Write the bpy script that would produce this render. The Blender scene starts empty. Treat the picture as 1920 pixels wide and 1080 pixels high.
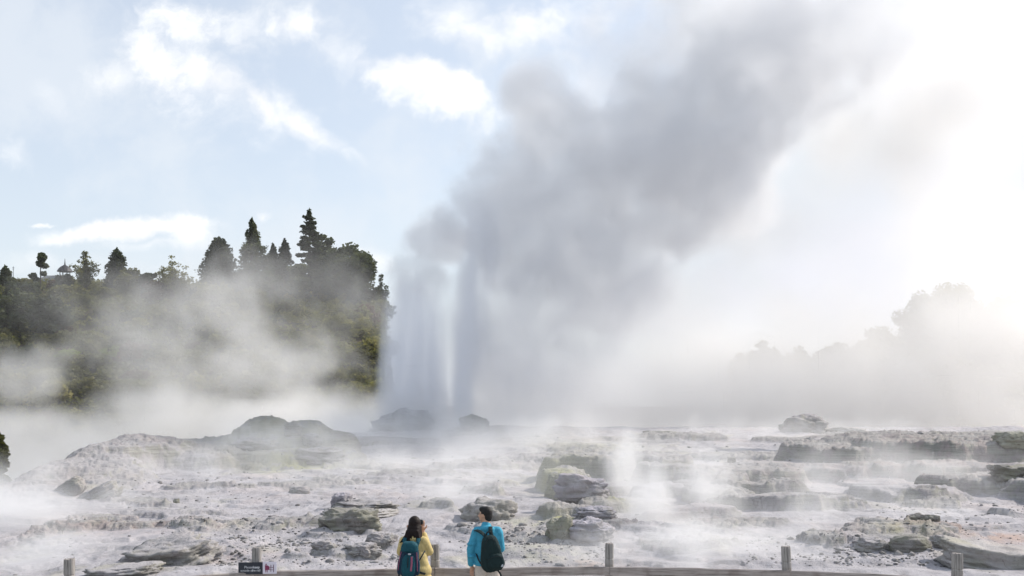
import bpy, bmesh, math, random
import numpy as np
from mathutils import Vector, Matrix, noise as mnoise
random.seed(7)
rng = np.random.default_rng(7)
sc = bpy.context.scene
COL = sc.collection
# ---------------------------------------------------------------- camera, world, sun, exposure
F = 1867.0                 # focal length in photo pixels
CZ = 3.3                   # camera height over the path
HY = 760.0                 # horizon row in the photo
cd = bpy.data.cameras.new('camera')
cam = bpy.data.objects.new('camera', cd); COL.objects.link(cam)
cam.location = (0, 0, CZ); cam.rotation_euler = (math.radians(90), 0, 0)
cd.sensor_width = 36; cd.lens = F/1920*36; cd.shift_y = (HY-540)/1920
cd.clip_start = 0.1; cd.clip_end = 20000
sc.camera = cam
SUN_AZ, SUN_EL = 62.0, 38.0   # degrees right of the view, above the horizon
w = bpy.data.worlds.new('World'); sc.world = w; w.use_nodes = True
def sky_world():
    nt = w.node_tree; nt.nodes.clear(); N = nt.nodes.new; L = nt.links.new
    out = N('ShaderNodeOutputWorld'); bg = N('ShaderNodeBackground'); bg.inputs['Strength'].default_value = 0.135
    sky = N('ShaderNodeTexSky'); sky.sky_type = 'NISHITA'; sky.sun_disc = False
    sky.sun_elevation = math.radians(SUN_EL); sky.sun_rotation = math.radians(SUN_AZ)
    sky.air_density = 1.0; sky.dust_density = 1.6; sky.ozone_density = 1.2
    L(sky.outputs[0], bg.inputs[0]); L(bg.outputs[0], out.inputs[0])
    return nt, sky, bg
wnt, sky, bg = sky_world()
sd = bpy.data.lights.new('sun', 'SUN'); sd.energy = 3.4; sd.angle = math.radians(0.6); sd.color = (1.0, 0.93, 0.84)
sun = bpy.data.objects.new('sun', sd); COL.objects.link(sun)
az, el = math.radians(SUN_AZ), math.radians(SUN_EL)
sdir = Vector((math.sin(az)*math.cos(el), math.cos(az)*math.cos(el), math.sin(el)))
sun.rotation_euler = (-sdir).to_track_quat('-Z', 'Y').to_euler()
sc.view_settings.view_transform = 'Standard'; sc.view_settings.look = 'None'
sc.view_settings.exposure = 0.40; sc.view_settings.gamma = 1.0
cy = sc.cycles
cy.volume_step_rate = 2.0; cy.volume_max_steps = 256; cy.volume_bounces = 7
cy.use_denoising = True; cy.use_adaptive_sampling = True; cy.adaptive_threshold = 0.02
cy.max_bounces = 9; cy.diffuse_bounces = 2; cy.glossy_bounces = 2; cy.transparent_max_bounces = 8

def at(px, py, Y):
    """world point seen at photo pixel (px,py) at depth Y"""
    return Vector(((px-960)/F*Y, Y, CZ+(HY-py)/F*Y))
def tag(o, label=None, cat=None, group=None, kind=None):
    if label: o['label'] = label
    if cat: o['category'] = cat
    if group: o['group'] = group
    if kind: o['kind'] = kind
    return o
# ---------------------------------------------------------------- steam: baked procedural volumes
def steam_material(name, dens, aniso=0.35, color=(1,1,1), absorb=None):
    m = bpy.data.materials.new(name); m.use_nodes = True
    nt = m.node_tree; nt.nodes.clear()
    out = nt.nodes.new('ShaderNodeOutputMaterial'); v = nt.nodes.new('ShaderNodeVolumePrincipled')
    v.inputs['Color'].default_value = (*color, 1); v.inputs['Density'].default_value = dens
    v.inputs['Anisotropy'].default_value = aniso
    nt.links.new(v.outputs[0], out.inputs['Volume'])
    return m
def steam(name, lo, hi, voxel, blobs, mat, warp=(0.15, 3.0), nz=(0.25, 1.0), detail=5, rough=0.55, seed=0, cut=None,
          stretch=(1,1,1), mod=2.6, mz=2.6, floor=False):
    """A volume object: density = max over soft ellipsoids (centre, radii, weight, softness, erosion), warped and eroded by noise.
    The grid is computed in world metres by a Volume Cube node."""
    me = bpy.data.meshes.new(name); o = bpy.data.objects.new(name, me); COL.objects.link(o)
    ng = bpy.data.node_groups.new(name, 'GeometryNodeTree')
    ng.interface.new_socket('Geometry', in_out='INPUT', socket_type='NodeSocketGeometry')
    ng.interface.new_socket('Geometry', in_out='OUTPUT', socket_type='NodeSocketGeometry')
    N = ng.nodes.new; L = ng.links.new
    gout = N('NodeGroupOutput'); vc = N('GeometryNodeVolumeCube'); sm = N('GeometryNodeSetMaterial')
    vc.inputs['Min'].default_value = lo; vc.inputs['Max'].default_value = hi
    for i, k in enumerate('XYZ'):
        vc.inputs['Resolution '+k].default_value = max(2, int((hi[i]-lo[i])/voxel))
    def vm(op, a, b=None):
        n = N('ShaderNodeVectorMath'); n.operation = op
        for s, v in ((0, a), (1, b)):
            if v is None: continue
            if hasattr(v, 'is_linked'): L(v, n.inputs[s])
            else: n.inputs[s].default_value = v
        return n.outputs['Value'] if op in ('LENGTH', 'DOT_PRODUCT') else n.outputs['Vector']
    def mt(op, a, b=None, c=None, clamp=False):
        n = N('ShaderNodeMath'); n.operation = op; n.use_clamp = clamp
        for s, v in ((0, a), (1, b), (2, c)):
            if v is None: continue
            if hasattr(v, 'is_linked'): L(v, n.inputs[s])
            else: n.inputs[s].default_value = v
        return n.outputs[0]
    pos = N('GeometryNodeInputPosition').outputs[0]
    def nz_node(scale, det, r, p):
        n = N('ShaderNodeTexNoise'); n.noise_dimensions = '3D'; n.inputs['Scale'].default_value = scale
        n.inputs['Detail'].default_value = det; n.inputs['Roughness'].default_value = r
        L(p, n.inputs['Vector']); return n
    p0 = vm('ADD', pos, (seed*17.3, seed*5.1, seed*9.7))
    wn = nz_node(warp[0], 2, 0.5, p0)
    off = vm('MULTIPLY', vm('SUBTRACT', wn.outputs['Color'], (0.5,)*3), (warp[1]*2,)*3)
    P = vm('ADD', pos, off)
    Pn = vm('MULTIPLY', vm('ADD', p0, off), stretch)
    nn = nz_node(nz[0], detail, rough, Pn)
    nf = mt('SUBTRACT', nn.outputs['Fac'], 0.5)         # about -.25 .. .25
    tot = None
    for c, r, wgt, soft, ero in blobs:
        d = vm('LENGTH', vm('MULTIPLY', vm('SUBTRACT', P, tuple(c)), tuple(1/x for x in r)))
        s = mt('SUBTRACT', 1.0, d)
        s = mt('MULTIPLY_ADD', nf, ero*2, s)
        mr = N('ShaderNodeMapRange'); mr.interpolation_type = 'SMOOTHSTEP'
        L(s, mr.inputs['Value']); mr.inputs['From Min'].default_value = 0; mr.inputs['From Max'].default_value = soft
        mr.inputs['To Max'].default_value = wgt
        tot = mr.outputs[0] if tot is None else mt('MAXIMUM', tot, mr.outputs[0])
    # billow modulation inside
    n2 = nz_node(nz[0]*mz, 5, .6, Pn)
    md_ = mt('ADD', mt('MULTIPLY', nf, mod), mt('MULTIPLY', mt('SUBTRACT', n2.outputs['Fac'], .5), mod*1.2))
    tot = mt('MULTIPLY', tot, mt('MAXIMUM', mt('ADD', md_, 1.0), .06))
    if cut is not None:     # fade to nothing at the grid's faces
        sx = N('ShaderNodeSeparateXYZ'); L(pos, sx.inputs[0])
        for i in range(3):
            for face, sgn in ((lo[i], 1), (hi[i], -1)):
                if cut[i] <= 0: continue
                mr = N('ShaderNodeMapRange'); L(sx.outputs[i], mr.inputs['Value'])
                mr.inputs['From Min'].default_value = face; mr.inputs['From Max'].default_value = face+sgn*cut[i]
                tot = mt('MULTIPLY', tot, mr.outputs[0])
    # floor: every voxel stays just above the renderer's clipping value; else almost-empty voxels are dropped
    tot = mt('MAXIMUM', tot, .0013) if floor else mt('MAXIMUM', mt('SUBTRACT', tot, 0.004), 0.0)
    L(tot, vc.inputs['Density']); L(vc.outputs[0], sm.inputs[0]); sm.inputs['Material'].default_value = mat
    L(sm.outputs[0], gout.inputs[0])
    md = o.modifiers.new('steam', 'NODES'); md.node_group = ng
    o.data.materials.append(mat)
    return o
# ---------------------------------------------------------------- node helper
class NT:
    def __init__(s, nt): s.nt = nt
    def n(s, typ, ins=None, **kw):
        nd = s.nt.nodes.new(typ)
        for k, v in kw.items(): setattr(nd, k, v)
        for k, v in (ins or {}).items():
            if hasattr(v, 'is_linked'): s.nt.links.new(v, nd.inputs[k])
            else: nd.inputs[k].default_value = v
        return nd
    def noise(s, vec, scale, detail=6, rough=0.6, dist=0.0):
        return s.n('ShaderNodeTexNoise', {'Vector': vec, 'Scale': scale, 'Detail': detail, 'Roughness': rough, 'Distortion': dist}).outputs['Fac']
    def ramp(s, fac, stops, interp='LINEAR'):
        nd = s.n('ShaderNodeValToRGB', {'Fac': fac}); cr = nd.color_ramp; cr.interpolation = interp
        while len(cr.elements) < len(stops): cr.elements.new(0.5)
        for e, (p, c) in zip(cr.elements, stops):
            e.position = p; e.color = (*(c if isinstance(c, tuple) else (c, c, c)), 1)
        return nd.outputs['Color']
    def mapr(s, v, a, b, c=0.0, d=1.0):
        return s.n('ShaderNodeMapRange', {'Value': v, 'From Min': a, 'From Max': b, 'To Min': c, 'To Max': d}, interpolation_type='SMOOTHSTEP').outputs[0]
    def mix(s, fac, a, b, mode='MIX'):
        nd = s.n('ShaderNodeMix', data_type='RGBA', blend_type=mode)
        for i, v in ((0, fac), (6, a), (7, b)):
            if hasattr(v, 'is_linked'): s.nt.links.new(v, nd.inputs[i])
            else: nd.inputs[i].default_value = (*v, 1) if isinstance(v, tuple) and len(v) == 3 else v
        return nd.outputs[2]
    def math(s, op, a, b=0.0, clamp=False):
        return s.n('ShaderNodeMath', {0: a, 1: b}, operation=op, use_clamp=clamp).outputs[0]
    def vscale(s, v, sc3):
        return s.n('ShaderNodeVectorMath', {0: v, 1: sc3}, operation='MULTIPLY').outputs[0]
def new_mat(name):
    m = bpy.data.materials.new(name); m.use_nodes = True; m.node_tree.nodes.clear()
    t = NT(m.node_tree); out = t.n('ShaderNodeOutputMaterial')
    return m, t, out
def surf(t, out, color, rough=0.85, bump=None, bstr=0.5, bdist=0.05, spec=0.3):
    b = t.n('ShaderNodeBsdfPrincipled', {'Roughness': rough, 'Specular IOR Level': spec})
    if hasattr(color, 'is_linked'): t.nt.links.new(color, b.inputs['Base Color'])
    else: b.inputs['Base Color'].default_value = (*color, 1)
    if bump is not None:
        bn = t.n('ShaderNodeBump', {'Height': bump, 'Strength': bstr, 'Distance': bdist})
        t.nt.links.new(bn.outputs[0], b.inputs['Normal'])
    t.nt.links.new(b.outputs[0], out.inputs[0]); return b
def simple(name, col, rough=0.7, var=0.12, scale=30, bstr=0.3, bdist=0.01, spec=0.3):
    m, t, out = new_mat(name)
    co = t.n('ShaderNodeTexCoord').outputs['Object']
    f = t.noise(co, scale, 4)
    c = t.ramp(f, [(0.3, tuple(x*(1-var) for x in col)), (0.7, tuple(min(1, x*(1+var)) for x in col))])
    surf(t, out, c, rough, f, bstr, bdist, spec); return m
# ---------------------------------------------------------------- numpy noise
_perm = rng.permutation(512).astype(np.int64)
_ga = rng.random(512)*2*np.pi
_gx, _gy = np.cos(_ga), np.sin(_ga)
def pn(x, y):
    xi = np.floor(x).astype(np.int64); yi = np.floor(y).astype(np.int64)
    xf = x-xi; yf = y-yi
    u = xf**3*(xf*(xf*6-15)+10); v = yf**3*(yf*(yf*6-15)+10)
    def g(ix, iy, dx, dy):
        h = _perm[(_perm[ix & 511]+iy) & 511]
        return _gx[h]*dx+_gy[h]*dy
    a = g(xi, yi, xf, yf); b = g(xi+1, yi, xf-1, yf)
    c = g(xi, yi+1, xf, yf-1); d = g(xi+1, yi+1, xf-1, yf-1)
    return (a+(b-a)*u)*(1-v)+(c+(d-c)*u)*v
def fbm(x, y, s, o=5, g=0.5, ridged=False):
    t = 0; a = 1; k = 0
    for i in range(o):
        n = pn(x*s+i*13.1, y*s+i*7.7)*1.4
        if ridged: n = 1-2*np.abs(n)
        t = t+a*n; k += a; a *= g; s *= 2.03
    return t/k
def sst(x, a, b):
    t = np.clip((x-a)/(b-a), 0, 1); return t*t*(3-2*t)
# ---------------------------------------------------------------- sinter terrace
def X_of(px, Y): return (px-960)/F*Y
def Z_of(py, Y): return CZ+(HY-py)/F*Y
# (px, top py, Y, half-width m, half-depth m, edge: 0 dome .. 1 table, rockiness)
BUMPS = [
 # left ridge, nearer to farther
 (20, 905, 33, 3.6, 4.0, .35, .35), (110, 872, 37, 3.4, 4.0, .45, .5), (200, 836, 41, 3.6, 4.2, .5, .6),
 (330, 830, 44, 4.2, 3.6, .6, .6), (430, 832, 45, 3.6, 3.4, .5, .6), (180, 905, 34, 1.6, 2.0, .5, .6), (250, 930, 31, 2.6, 2.4, .3, .2),
 (590, 832, 46, 2.2, 2.6, .6, .6), (520, 845, 43.2, 3.3, 1.6, .7, .8), (620, 850, 44, 1.5, 1.4, .7, .7),
 (425, 818, 46, 2.0, 2.2, .4, .8), (610, 812, 46.5, 1.6, 2.0, .5, .8), (525, 800, 46, 2.9, 2.4, .45, .8), (490, 784, 46.3, 1.5, 1.6, .5, .8), (565, 792, 46.3, 1.5, 1.4, .5, .7), (345, 848, 41, 2.2, 1.5, .5, .5),
 # behind the couple: the geyser's own mound and ledges
 (765, 812, 60, 3.2, 2.6, .4, .5), (745, 826, 52, 2.3, 1.6, .8, .8), (830, 808, 60, 4.6, 4, .3, .3), (980, 800, 60, 4.0, 2.5, .3, .5), (1010, 818, 56, 2.4, 1.8, .5, .6), (925, 858, 46, 1.3, 1.0, .6, .3),
 (690, 895, 36.5, 2.2, 1.0, .6, .3), (1010, 855, 44, 2.2, 1.4, .5, .4),
 # centre right ledges
 (1110, 859, 37, 1.75, 1.15, .9, .95), (1220, 855, 38.5, 1.6, 1.3, .9, .8), (1270, 872, 35.5, 1.4, 1.0, .9, .8),
 (1075, 885, 33.6, .95, .9, .6, .7), (1110, 905, 32, 1.3, .9, .5, .5), (1130, 935, 28.5, .9, .7, .6, .7), (1060, 948, 27, .8, .6, .5, .6),
 (1050, 975, 25.4, .55, .5, .5, .5), (1120, 980, 24.6, .9, .55, .6, .7), (1075, 1000, 23.5, 1.2, .6, .5, .4),
 (1400, 878, 36, 2.2, 1.1, .9, .8), (1345, 888, 34.2, 1.3, .9, .9, .9), (1410, 903, 32.2, 1.7, .8, .9, .9), (1480, 872, 38, 2.6, 1.4, .9, .5),
 (1460, 932, 28.5, 2.0, 1.1, .9, .7), (1350, 915, 30, 1.3, .8, .8, .7), (1250, 905, 31, 1.2, .8, .4, .1), (1290, 945, 27, 1.6, .8, .4, .1), (1230, 985, 24, 1.1, .7, .4, .2), (1280, 1010, 22.4, .9, .5, .4, .3),
 # right ridge
 (1570, 832, 40, 2.4, 2.4, .85, 1.0), (1640, 818, 41, 2.2, 2.2, .75, 1.0), (1760, 819, 39.5, 3.9, 3.0, .85, 1.0), (1850, 819, 39, 2.0, 2.4, .7, 1.0), (1930, 833, 39, 2.5, 2.0, .5, .7),
 (1620, 868, 37, 2.4, 1.3, .5, .4), (1850, 866, 36, 3.4, 1.2, .6, .5), (1860, 893, 33, 2.3, 1.2, .85, .8), (1700, 905, 31, 2.0, 1.0, .5, .1), (2000, 890, 32, 2.5, 1.5, .8, .8),
 # mound in front on the right
 (1690, 975, 24.2, 1.65, 1.0, .3, .75), (1640, 985, 23.6, 1.0, .8, .4, .7), (1760, 988, 23.4, .75, .6, .4, .5), (1580, 1003, 22.8, .9, .6, .3, .5),
 # foreground left
 (430, 985, 25.2, 1.5, 1.0, .6, .45), (330, 975, 26, 1.5, 1.1, .4, .15), (650, 990, 24.2, 1.1, .5, .4, .4), (90, 960, 27, 2.4, 2, .3, .1), (300, 1020, 22, 1.3, .6, .4, .2), (120, 1010, 23, 1.6, 1.0, .3, .1),
 (640, 1020, 21.6, 1.0, .45, .4, .4), (560, 1040, 20.8, .6, .3, .3, .2), (980, 1000, 23.2, 1.0, .7, .3, .4), (930, 985, 24.4, .8, .6, .3, .4)]
_rb = random.Random(77)
for _ in range(150):     # many low swells and broken ledges between the named ones
    _Y = _rb.uniform(21.5, 58); _px = _rb.uniform(-40, 1960)
    if _px < 330 and _Y > 36: continue
    BUMPS.append((_px, None, _Y, _rb.uniform(.6, 2.2)*(_Y/32)**.7, _rb.uniform(.4, 1.2)*(_Y/32), _rb.choice([.2, .5, .8, .9]), _rb.choice([0, .2, .4, .7, .9]), _rb.uniform(.05, .26)*(_Y/32)**.6))
def base_h(X, Y):
    h = np.interp(Y, [-40, 17, 20, 30, 40, 50, 62, 72, 82, 100, 150], [0, 0, 0.02, .28, .62, 1.02, 1.62, 1.72, .6, -5, -9])
    u = X/np.maximum(Y, 1)*F+960
    edge = np.interp(Y, [10, 20, 30, 40, 48, 60], [-2600, -800, -40, 230, 330, 700])   # the terrace falls away on the left
    left = sst((edge-u)/F*np.maximum(Y, 1), 0, 5.5)*sst(Y, 16, 26)
    h = h-left*5.5
    bk = sst(Y-np.interp(u, [-200, 600, 700, 900], [43, 49, 68, 70]), 0, 9)*np.where(u < 800, 1, 0)
    return h-bk*5
def terrain(X, Y, detail=True):
    h = base_h(X, Y); rock = np.zeros_like(h)
    wx = X+fbm(X, Y, .55, 4)*0.9; wy = Y+fbm(X+50, Y-30, .55, 4)*0.9
    for px, py, Yc, rx, ry, e, rk, *am in BUMPS:
        Xc = X_of(px, Yc)
        amp = am[0] if am else Z_of(py, Yc)-float(base_h(np.array([Xc]), np.array([Yc]))[0])
        if amp < .05: amp = .05
        m = (np.abs(X-Xc) < rx*1.8+1) & (np.abs(Y-Yc) < ry*1.8+1)
        if not m.any(): continue
        d = np.sqrt(((wx[m]-Xc)/rx)**2+((wy[m]-Yc)/ry)**2)
        dome = np.clip(1-d*d/1.3, 0, None)**1.1; table = sst(-d, -1.12, -(.62+.26*e))
        p = dome*(1-e)+table*e
        top = base_h(X[m], Y[m])+amp*p
        k = .12; a = h[m]; hh = np.clip(.5+.5*(top-a)/k, 0, 1)
        h[m] = a*(1-hh)+top*hh+k*hh*(1-hh)
        rock[m] = np.maximum(rock[m], rk*sst(p, .08, .45))
    if detail:
        n1 = fbm(X, Y, .35, 5); n2 = fbm(X*1.0, Y*2.2, 1.3, 5, .55, True); n3 = fbm(X, Y, 5.0, 4, .6)
        near = sst(Y, 14, 20)
        h = h+near*(n1*.26+(.12+1.05*rock)*n2*.15+(.1+1.3*rock)*n3*.07)
        # bedding: flat treads and short risers
        st = .13+.05*pn(X*.15, Y*.15); off = fbm(X, Y, .25, 3)*.25
        q = (h+off)/st; fr = q-np.floor(q); tq = (np.floor(q)+sst(fr, .55, .98))*st-off
        h = h*(1-.62*near)+tq*.62*near
        fine = fbm(X, Y, 14.0, 3, .6)
        h = h+near*fine*(.006+.024*rock)
    return h, rock
def H1(x, y):
    return float(terrain(np.array([float(x)]), np.array([float(y)]))[0][0])
def grid_mesh(name, X, Y, Z, attrs, mat):
    r, c = X.shape
    me = bpy.data.meshes.new(name)
    co = np.stack([X, Y, Z], -1).reshape(-1, 3).astype(np.float32)
    i = np.arange(r*c).reshape(r, c)
    q = np.stack([i[:-1, :-1], i[:-1, 1:], i[1:, 1:], i[1:, :-1]], -1).reshape(-1, 4)
    me.vertices.add(len(co)); me.vertices.foreach_set('co', co.ravel())
    me.loops.add(q.size); me.loops.foreach_set('vertex_index', q.ravel().astype(np.int32))
    me.polygons.add(len(q)); me.polygons.foreach_set('loop_start', np.arange(0, q.size, 4, dtype=np.int32))
    me.update(calc_edges=True)
    for k, v in attrs.items():
        a = me.attributes.new(k, 'FLOAT', 'POINT'); a.data.foreach_set('value', v.ravel().astype(np.float32))
    me.materials.append(mat); me.shade_smooth()
    o = bpy.data.objects.new(name, me); COL.objects.link(o); return o
def ground_material(name='sinter_ground', objspace=False, tint=(1, 1, 1), rockbase=0.0):
    m, t, out = new_mat(name)
    tc = t.n('ShaderNodeTexCoord').outputs['Object']
    if objspace:
        oi = t.n('ShaderNodeObjectInfo').outputs['Location']
        tc = t.n('ShaderNodeVectorMath', {0: tc, 1: oi}, operation='ADD').outputs[0]
    flat = t.vscale(tc, (1.0, .55, 1.0))
    big = t.noise(flat, .35, 6, .6, .4); mid = t.noise(flat, 2.2, 8, .65, .3); fine = t.noise(tc, 16, 6, .7)
    strata = t.noise(t.vscale(tc, (.5, .5, 9.0)), 1.2, 6, .65, .3)
    white = t.ramp(mid, [(.28, (.26, .25, .258)), (.46, (.395, .38, .40)), (.7, (.50, .482, .502))])
    pink = t.mapr(big, .52, .66, 0, .3); white = t.mix(pink, white, (.56, .47, .44))
    tan = t.mapr(t.noise(flat, .6, 5, .6), .55, .7, 0, .7); white = t.mix(tan, white, (.42, .40, .34))
    rockc = t.ramp(strata, [(.25, (.15, .145, .125)), (.5, (.28, .275, .245)), (.75, (.42, .41, .37))])
    rockc = t.mix(t.mapr(mid, .45, .6, 0, .55), rockc, (.30, .27, .30))
    geo = t.n('ShaderNodeNewGeometry'); nz = t.n('ShaderNodeSeparateXYZ', {0: geo.outputs['Normal']}).outputs[2]
    steep = t.mapr(t.math('ADD', nz, t.math('MULTIPLY', t.math('SUBTRACT', fine, .5), .5)), .93, .70, 0, 1)
    if objspace:
        rk = t.math('ADD', t.math('MULTIPLY', steep, .55), rockbase, True)
        sul = t.mapr(t.noise(tc, 1.1, 5, .6), .58, .72, 0, .22); rust = None
    else:
        ra = t.n('ShaderNodeAttribute', attribute_name='rock').outputs['Fac']
        rk = t.math('MULTIPLY', steep, t.math('ADD', t.math('MULTIPLY', ra, .8), .5), True)
        rk = t.math('MAXIMUM', rk, t.math('MULTIPLY', ra, t.mapr(mid, .35, .62, .35, .95)))
        sul = t.n('ShaderNodeAttribute', attribute_name='sulphur').outputs['Fac']
        sul = t.math('MULTIPLY', sul, t.mapr(mid, .36, .56, 0, 1))
        rust = t.n('ShaderNodeAttribute', attribute_name='rust').outputs['Fac']
    col = t.mix(rk, white, rockc)
    grit = t.math('MULTIPLY', t.mapr(t.noise(flat, 26, 3, .6), .60, .68, 0, 1), t.mapr(mid, .40, .60, .9, .1))
    col = t.mix(t.math('MULTIPLY', grit, .7), col, (.13, .12, .12))
    veins = t.n('ShaderNodeTexVoronoi', {'Vector': t.n('ShaderNodeVectorMath', {0: flat, 1: t.n('ShaderNodeTexNoise', {'Vector': flat, 'Scale': 2.0, 'Detail': 4}).outputs['Color']}, operation='ADD').outputs[0], 'Scale': 1.3}, feature='DISTANCE_TO_EDGE').outputs['Distance']
    crack = t.math('MULTIPLY', t.mapr(veins, .03, .0, 0, 1), t.mapr(mid, .5, .62, 0, .6))
    col = t.mix(crack, col, (.14, .13, .12))
    col = t.mix(t.math('MULTIPLY', sul, .8), col, (.37, .37, .17))
    if rust is not None: col = t.mix(t.math('MULTIPLY', rust, t.mapr(mid, .4, .6, 0, .7)), col, (.44, .29, .22))
    if tint != (1, 1, 1): col = t.mix(1.0, col, tint, 'MULTIPLY')
    hb = t.math('ADD', t.math('MULTIPLY', mid, .7), t.math('ADD', t.math('MULTIPLY', fine, .3), t.math('MULTIPLY', strata, .4)))
    surf(t, out, col, .9, hb, .9, .12, .15)
    return m
M_ground = ground_material()
def build_ground():
    ys = np.concatenate([np.array([-60, -30, -10, 0, 6, 10, 12, 13.5]), 14.5*np.exp(np.linspace(0, math.log(92/14.5), 640)), np.array([96, 101, 107, 114, 122, 132, 145])])
    us = np.concatenate([np.linspace(-2600, -150, 60)[:-1], np.linspace(-150, 2080, 900), np.linspace(2080, 4600, 60)[1:]])
    U, Y = np.meshgrid(us, ys); X = (U-960)/F*np.maximum(Y, 14.5)
    Z, rock = terrain(X, Y)
    sul = np.zeros_like(Z); rust = np.zeros_like(Z)
    for px, py, Yc, r, a in [(560, 890, 41, 2.0, 1.0), (530, 810, 45, 3.0, .45), (590, 860, 43, 2.2, .8), (1045, 905, 33, .8, .9), (1140, 920, 29, .9, .8), (1050, 985, 25.3, .6, 1.2),
                             (1010, 1030, 21.5, 1.2, .4), (1040, 870, 36, 1.5, .5), (1000, 960, 26, 1.2, .5), (1700, 985, 23.6, .8, .45), (1120, 830, 50, 4, .35), (450, 820, 45, 2, .3)]:
        Xc = X_of(px, Yc); sul = np.maximum(sul, a*np.exp(-(((X-Xc)/r)**2+((Y-Yc)/r)**2)))
    for px, Yc, r, a in [(1900, 23.5, 1.6, .9), (1780, 24.5, 2.0, .5), (1220, 26, 2.0, .35), (430, 21.5, 1.5, .35), (1690, 22.8, 1.2, .3), (1120, 20.5, .8, .6), (200, 25, 3, .3), (1700, 36, 5, .35)]:
        Xc = X_of(px, Yc); rust = np.maximum(rust, a*np.exp(-(((X-Xc)/r)**2+((Y-Yc)/(r*.6))**2)))
    o = grid_mesh('ground', X, Y, Z, {'rock': rock, 'sulphur': sul, 'rust': rust}, M_ground)
    tag(o, kind='structure'); return o
ground = build_ground()
# ---------------------------------------------------------------- clouds in the world sky (by direction, at infinity)
def add_clouds():
    t = NT(wnt)
    d = t.n('ShaderNodeTexCoord').outputs['Generated']
    s = t.n('ShaderNodeSeparateXYZ', {0: d}); x, y, z = s.outputs
    yy = t.math('MAXIMUM', y, .05)
    u = t.math('DIVIDE', x, yy); v = t.math('DIVIDE', z, yy)
    uv = t.n('ShaderNodeCombineXYZ', {0: u, 1: v, 2: 0.0}).outputs[0]
    wn = t.n('ShaderNodeTexNoise', {'Vector': uv, 'Scale': 7.0, 'Detail': 6, 'Roughness': .6}).outputs['Color']
    wo = t.n('ShaderNodeVectorMath', {0: wn, 1: (.5, .5, .5)}, operation='SUBTRACT').outputs[0]
    P = t.n('ShaderNodeVectorMath', {0: wo, 1: (.09, .07, 0), 2: uv}, operation='MULTIPLY_ADD').outputs[0]
    nf = t.noise(P, 13, 7, .58); nb = t.noise(P, 5, 4, .5)
    # (photo px, py, half length, half width, tilt deg, strength, softness, erosion)
    CL = [(300, 110, 120, 60, 35, 1, .8, 1.2), (410, 150, 150, 46, 34, 1, .8, .8), (560, 230, 130, 36, 38, 1, .8, .7), (470, 190, 120, 34, 36, 1, .8, .7), (340, 30, 120, 60, 10, .9, 1, 1.6),
          (570, 45, 95, 40, 5, .95, .9, 1.2), (800, 160, 135, 52, 26, 1.0, .45, .7), (700, 110, 60, 40, 30, .6, .9, 1.3), (1000, 40, 150, 60, 5, .8, .9, 1.2),
          (235, 434, 185, 24, -1, .95, .45, .5), (340, 446, 90, 30, 10, .7, .7, .8), (90, 405, 34, 5, 0, .8, .8, .5), (280, 466, 150, 13, 3, .5, .9, .9),
          (20, 280, 60, 30, 20, .35, 1, 1.2), (500, 412, 16, 11, 0, .6, .8, .8), (60, 480, 120, 22, 5, .35, 1, 1), (700, 500, 60, 25, 20, .7, 1, 1),
          (640, 90, 110, 40, 25, .4, 1, 1.4), (440, 60, 90, 70, 30, .5, 1, 1.5), (880, 60, 130, 80, 10, .7, 1, 1.2), (215, 130, 50, 70, 70, .6, 1, 1.2), (480, 190, 160, 70, 36, .6, 1, 1.3), (1820, 430, 200, 50, -8, .5, .8, 1.0), (100, 180, 50, 30, 40, .2, 1, 1.2)]
    tot = None
    for px, py, a, b, ang, st, so, er in CL:
        a *= 1.15; b *= 1.25; so *= 1.45; er *= 1.2
        c = math.cos(math.radians(ang)); sn = math.sin(math.radians(ang))
        mp = t.n('ShaderNodeMapping', {'Vector': P, 'Location': ((px-960)/F, (HY-py)/F, 0), 'Rotation': (0, 0, -math.radians(ang)), 'Scale': (a/F, b/F, 1)}, vector_type='TEXTURE').outputs[0]
        ln = t.n('ShaderNodeVectorMath', {0: mp}, operation='LENGTH').outputs['Value']
        q = t.math('ADD', t.math('SUBTRACT', 1.0, ln), t.math('MULTIPLY', t.math('SUBTRACT', nf, .5), er*2.0))
        q = t.n('ShaderNodeMapRange', {'Value': q, 'From Min': 0.0, 'From Max': so, 'To Max': st}, interpolation_type='SMOOTHSTEP').outputs[0]
        tot = q if tot is None else t.math('MAXIMUM', tot, q)
    front = t.mapr(y, .1, .35, 0, 1)
    tot = t.math('MULTIPLY', tot, front)
    hz = t.math('POWER', t.math('SUBTRACT', 1.0, t.math('ABSOLUTE', z), True), 9.0)     # whitening low in the sky
    skyc = t.mix(t.math('MULTIPLY', hz, .93), sky.outputs[0], (4.6, 4.9, 5.1))
    skyc = t.mix(t.math('MULTIPLY', t.mapr(t.math('ADD', t.math('MULTIPLY', nb, .6), t.math('MULTIPLY', nf, .4)), .42, .62, 0, .55), front), skyc, (4.6, 4.9, 5.3))
    skyc = t.mix(.5, skyc, (5.2, 5.45, 5.7))
    skyc = t.n('ShaderNodeMix', {0: 1.0, 6: skyc, 7: (5.15, 5.3, 5.9, 1)}, data_type='RGBA', blend_type='DARKEN').outputs[2]
    shade = t.mix(t.mapr(nf, .38, .6, 0, 1), (5.9, 5.9, 6.0), (6.9, 6.85, 6.75))
    fin = t.mix(tot, skyc, shade)
    wnt.links.new(fin, bg.inputs[0])
add_clouds()
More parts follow.
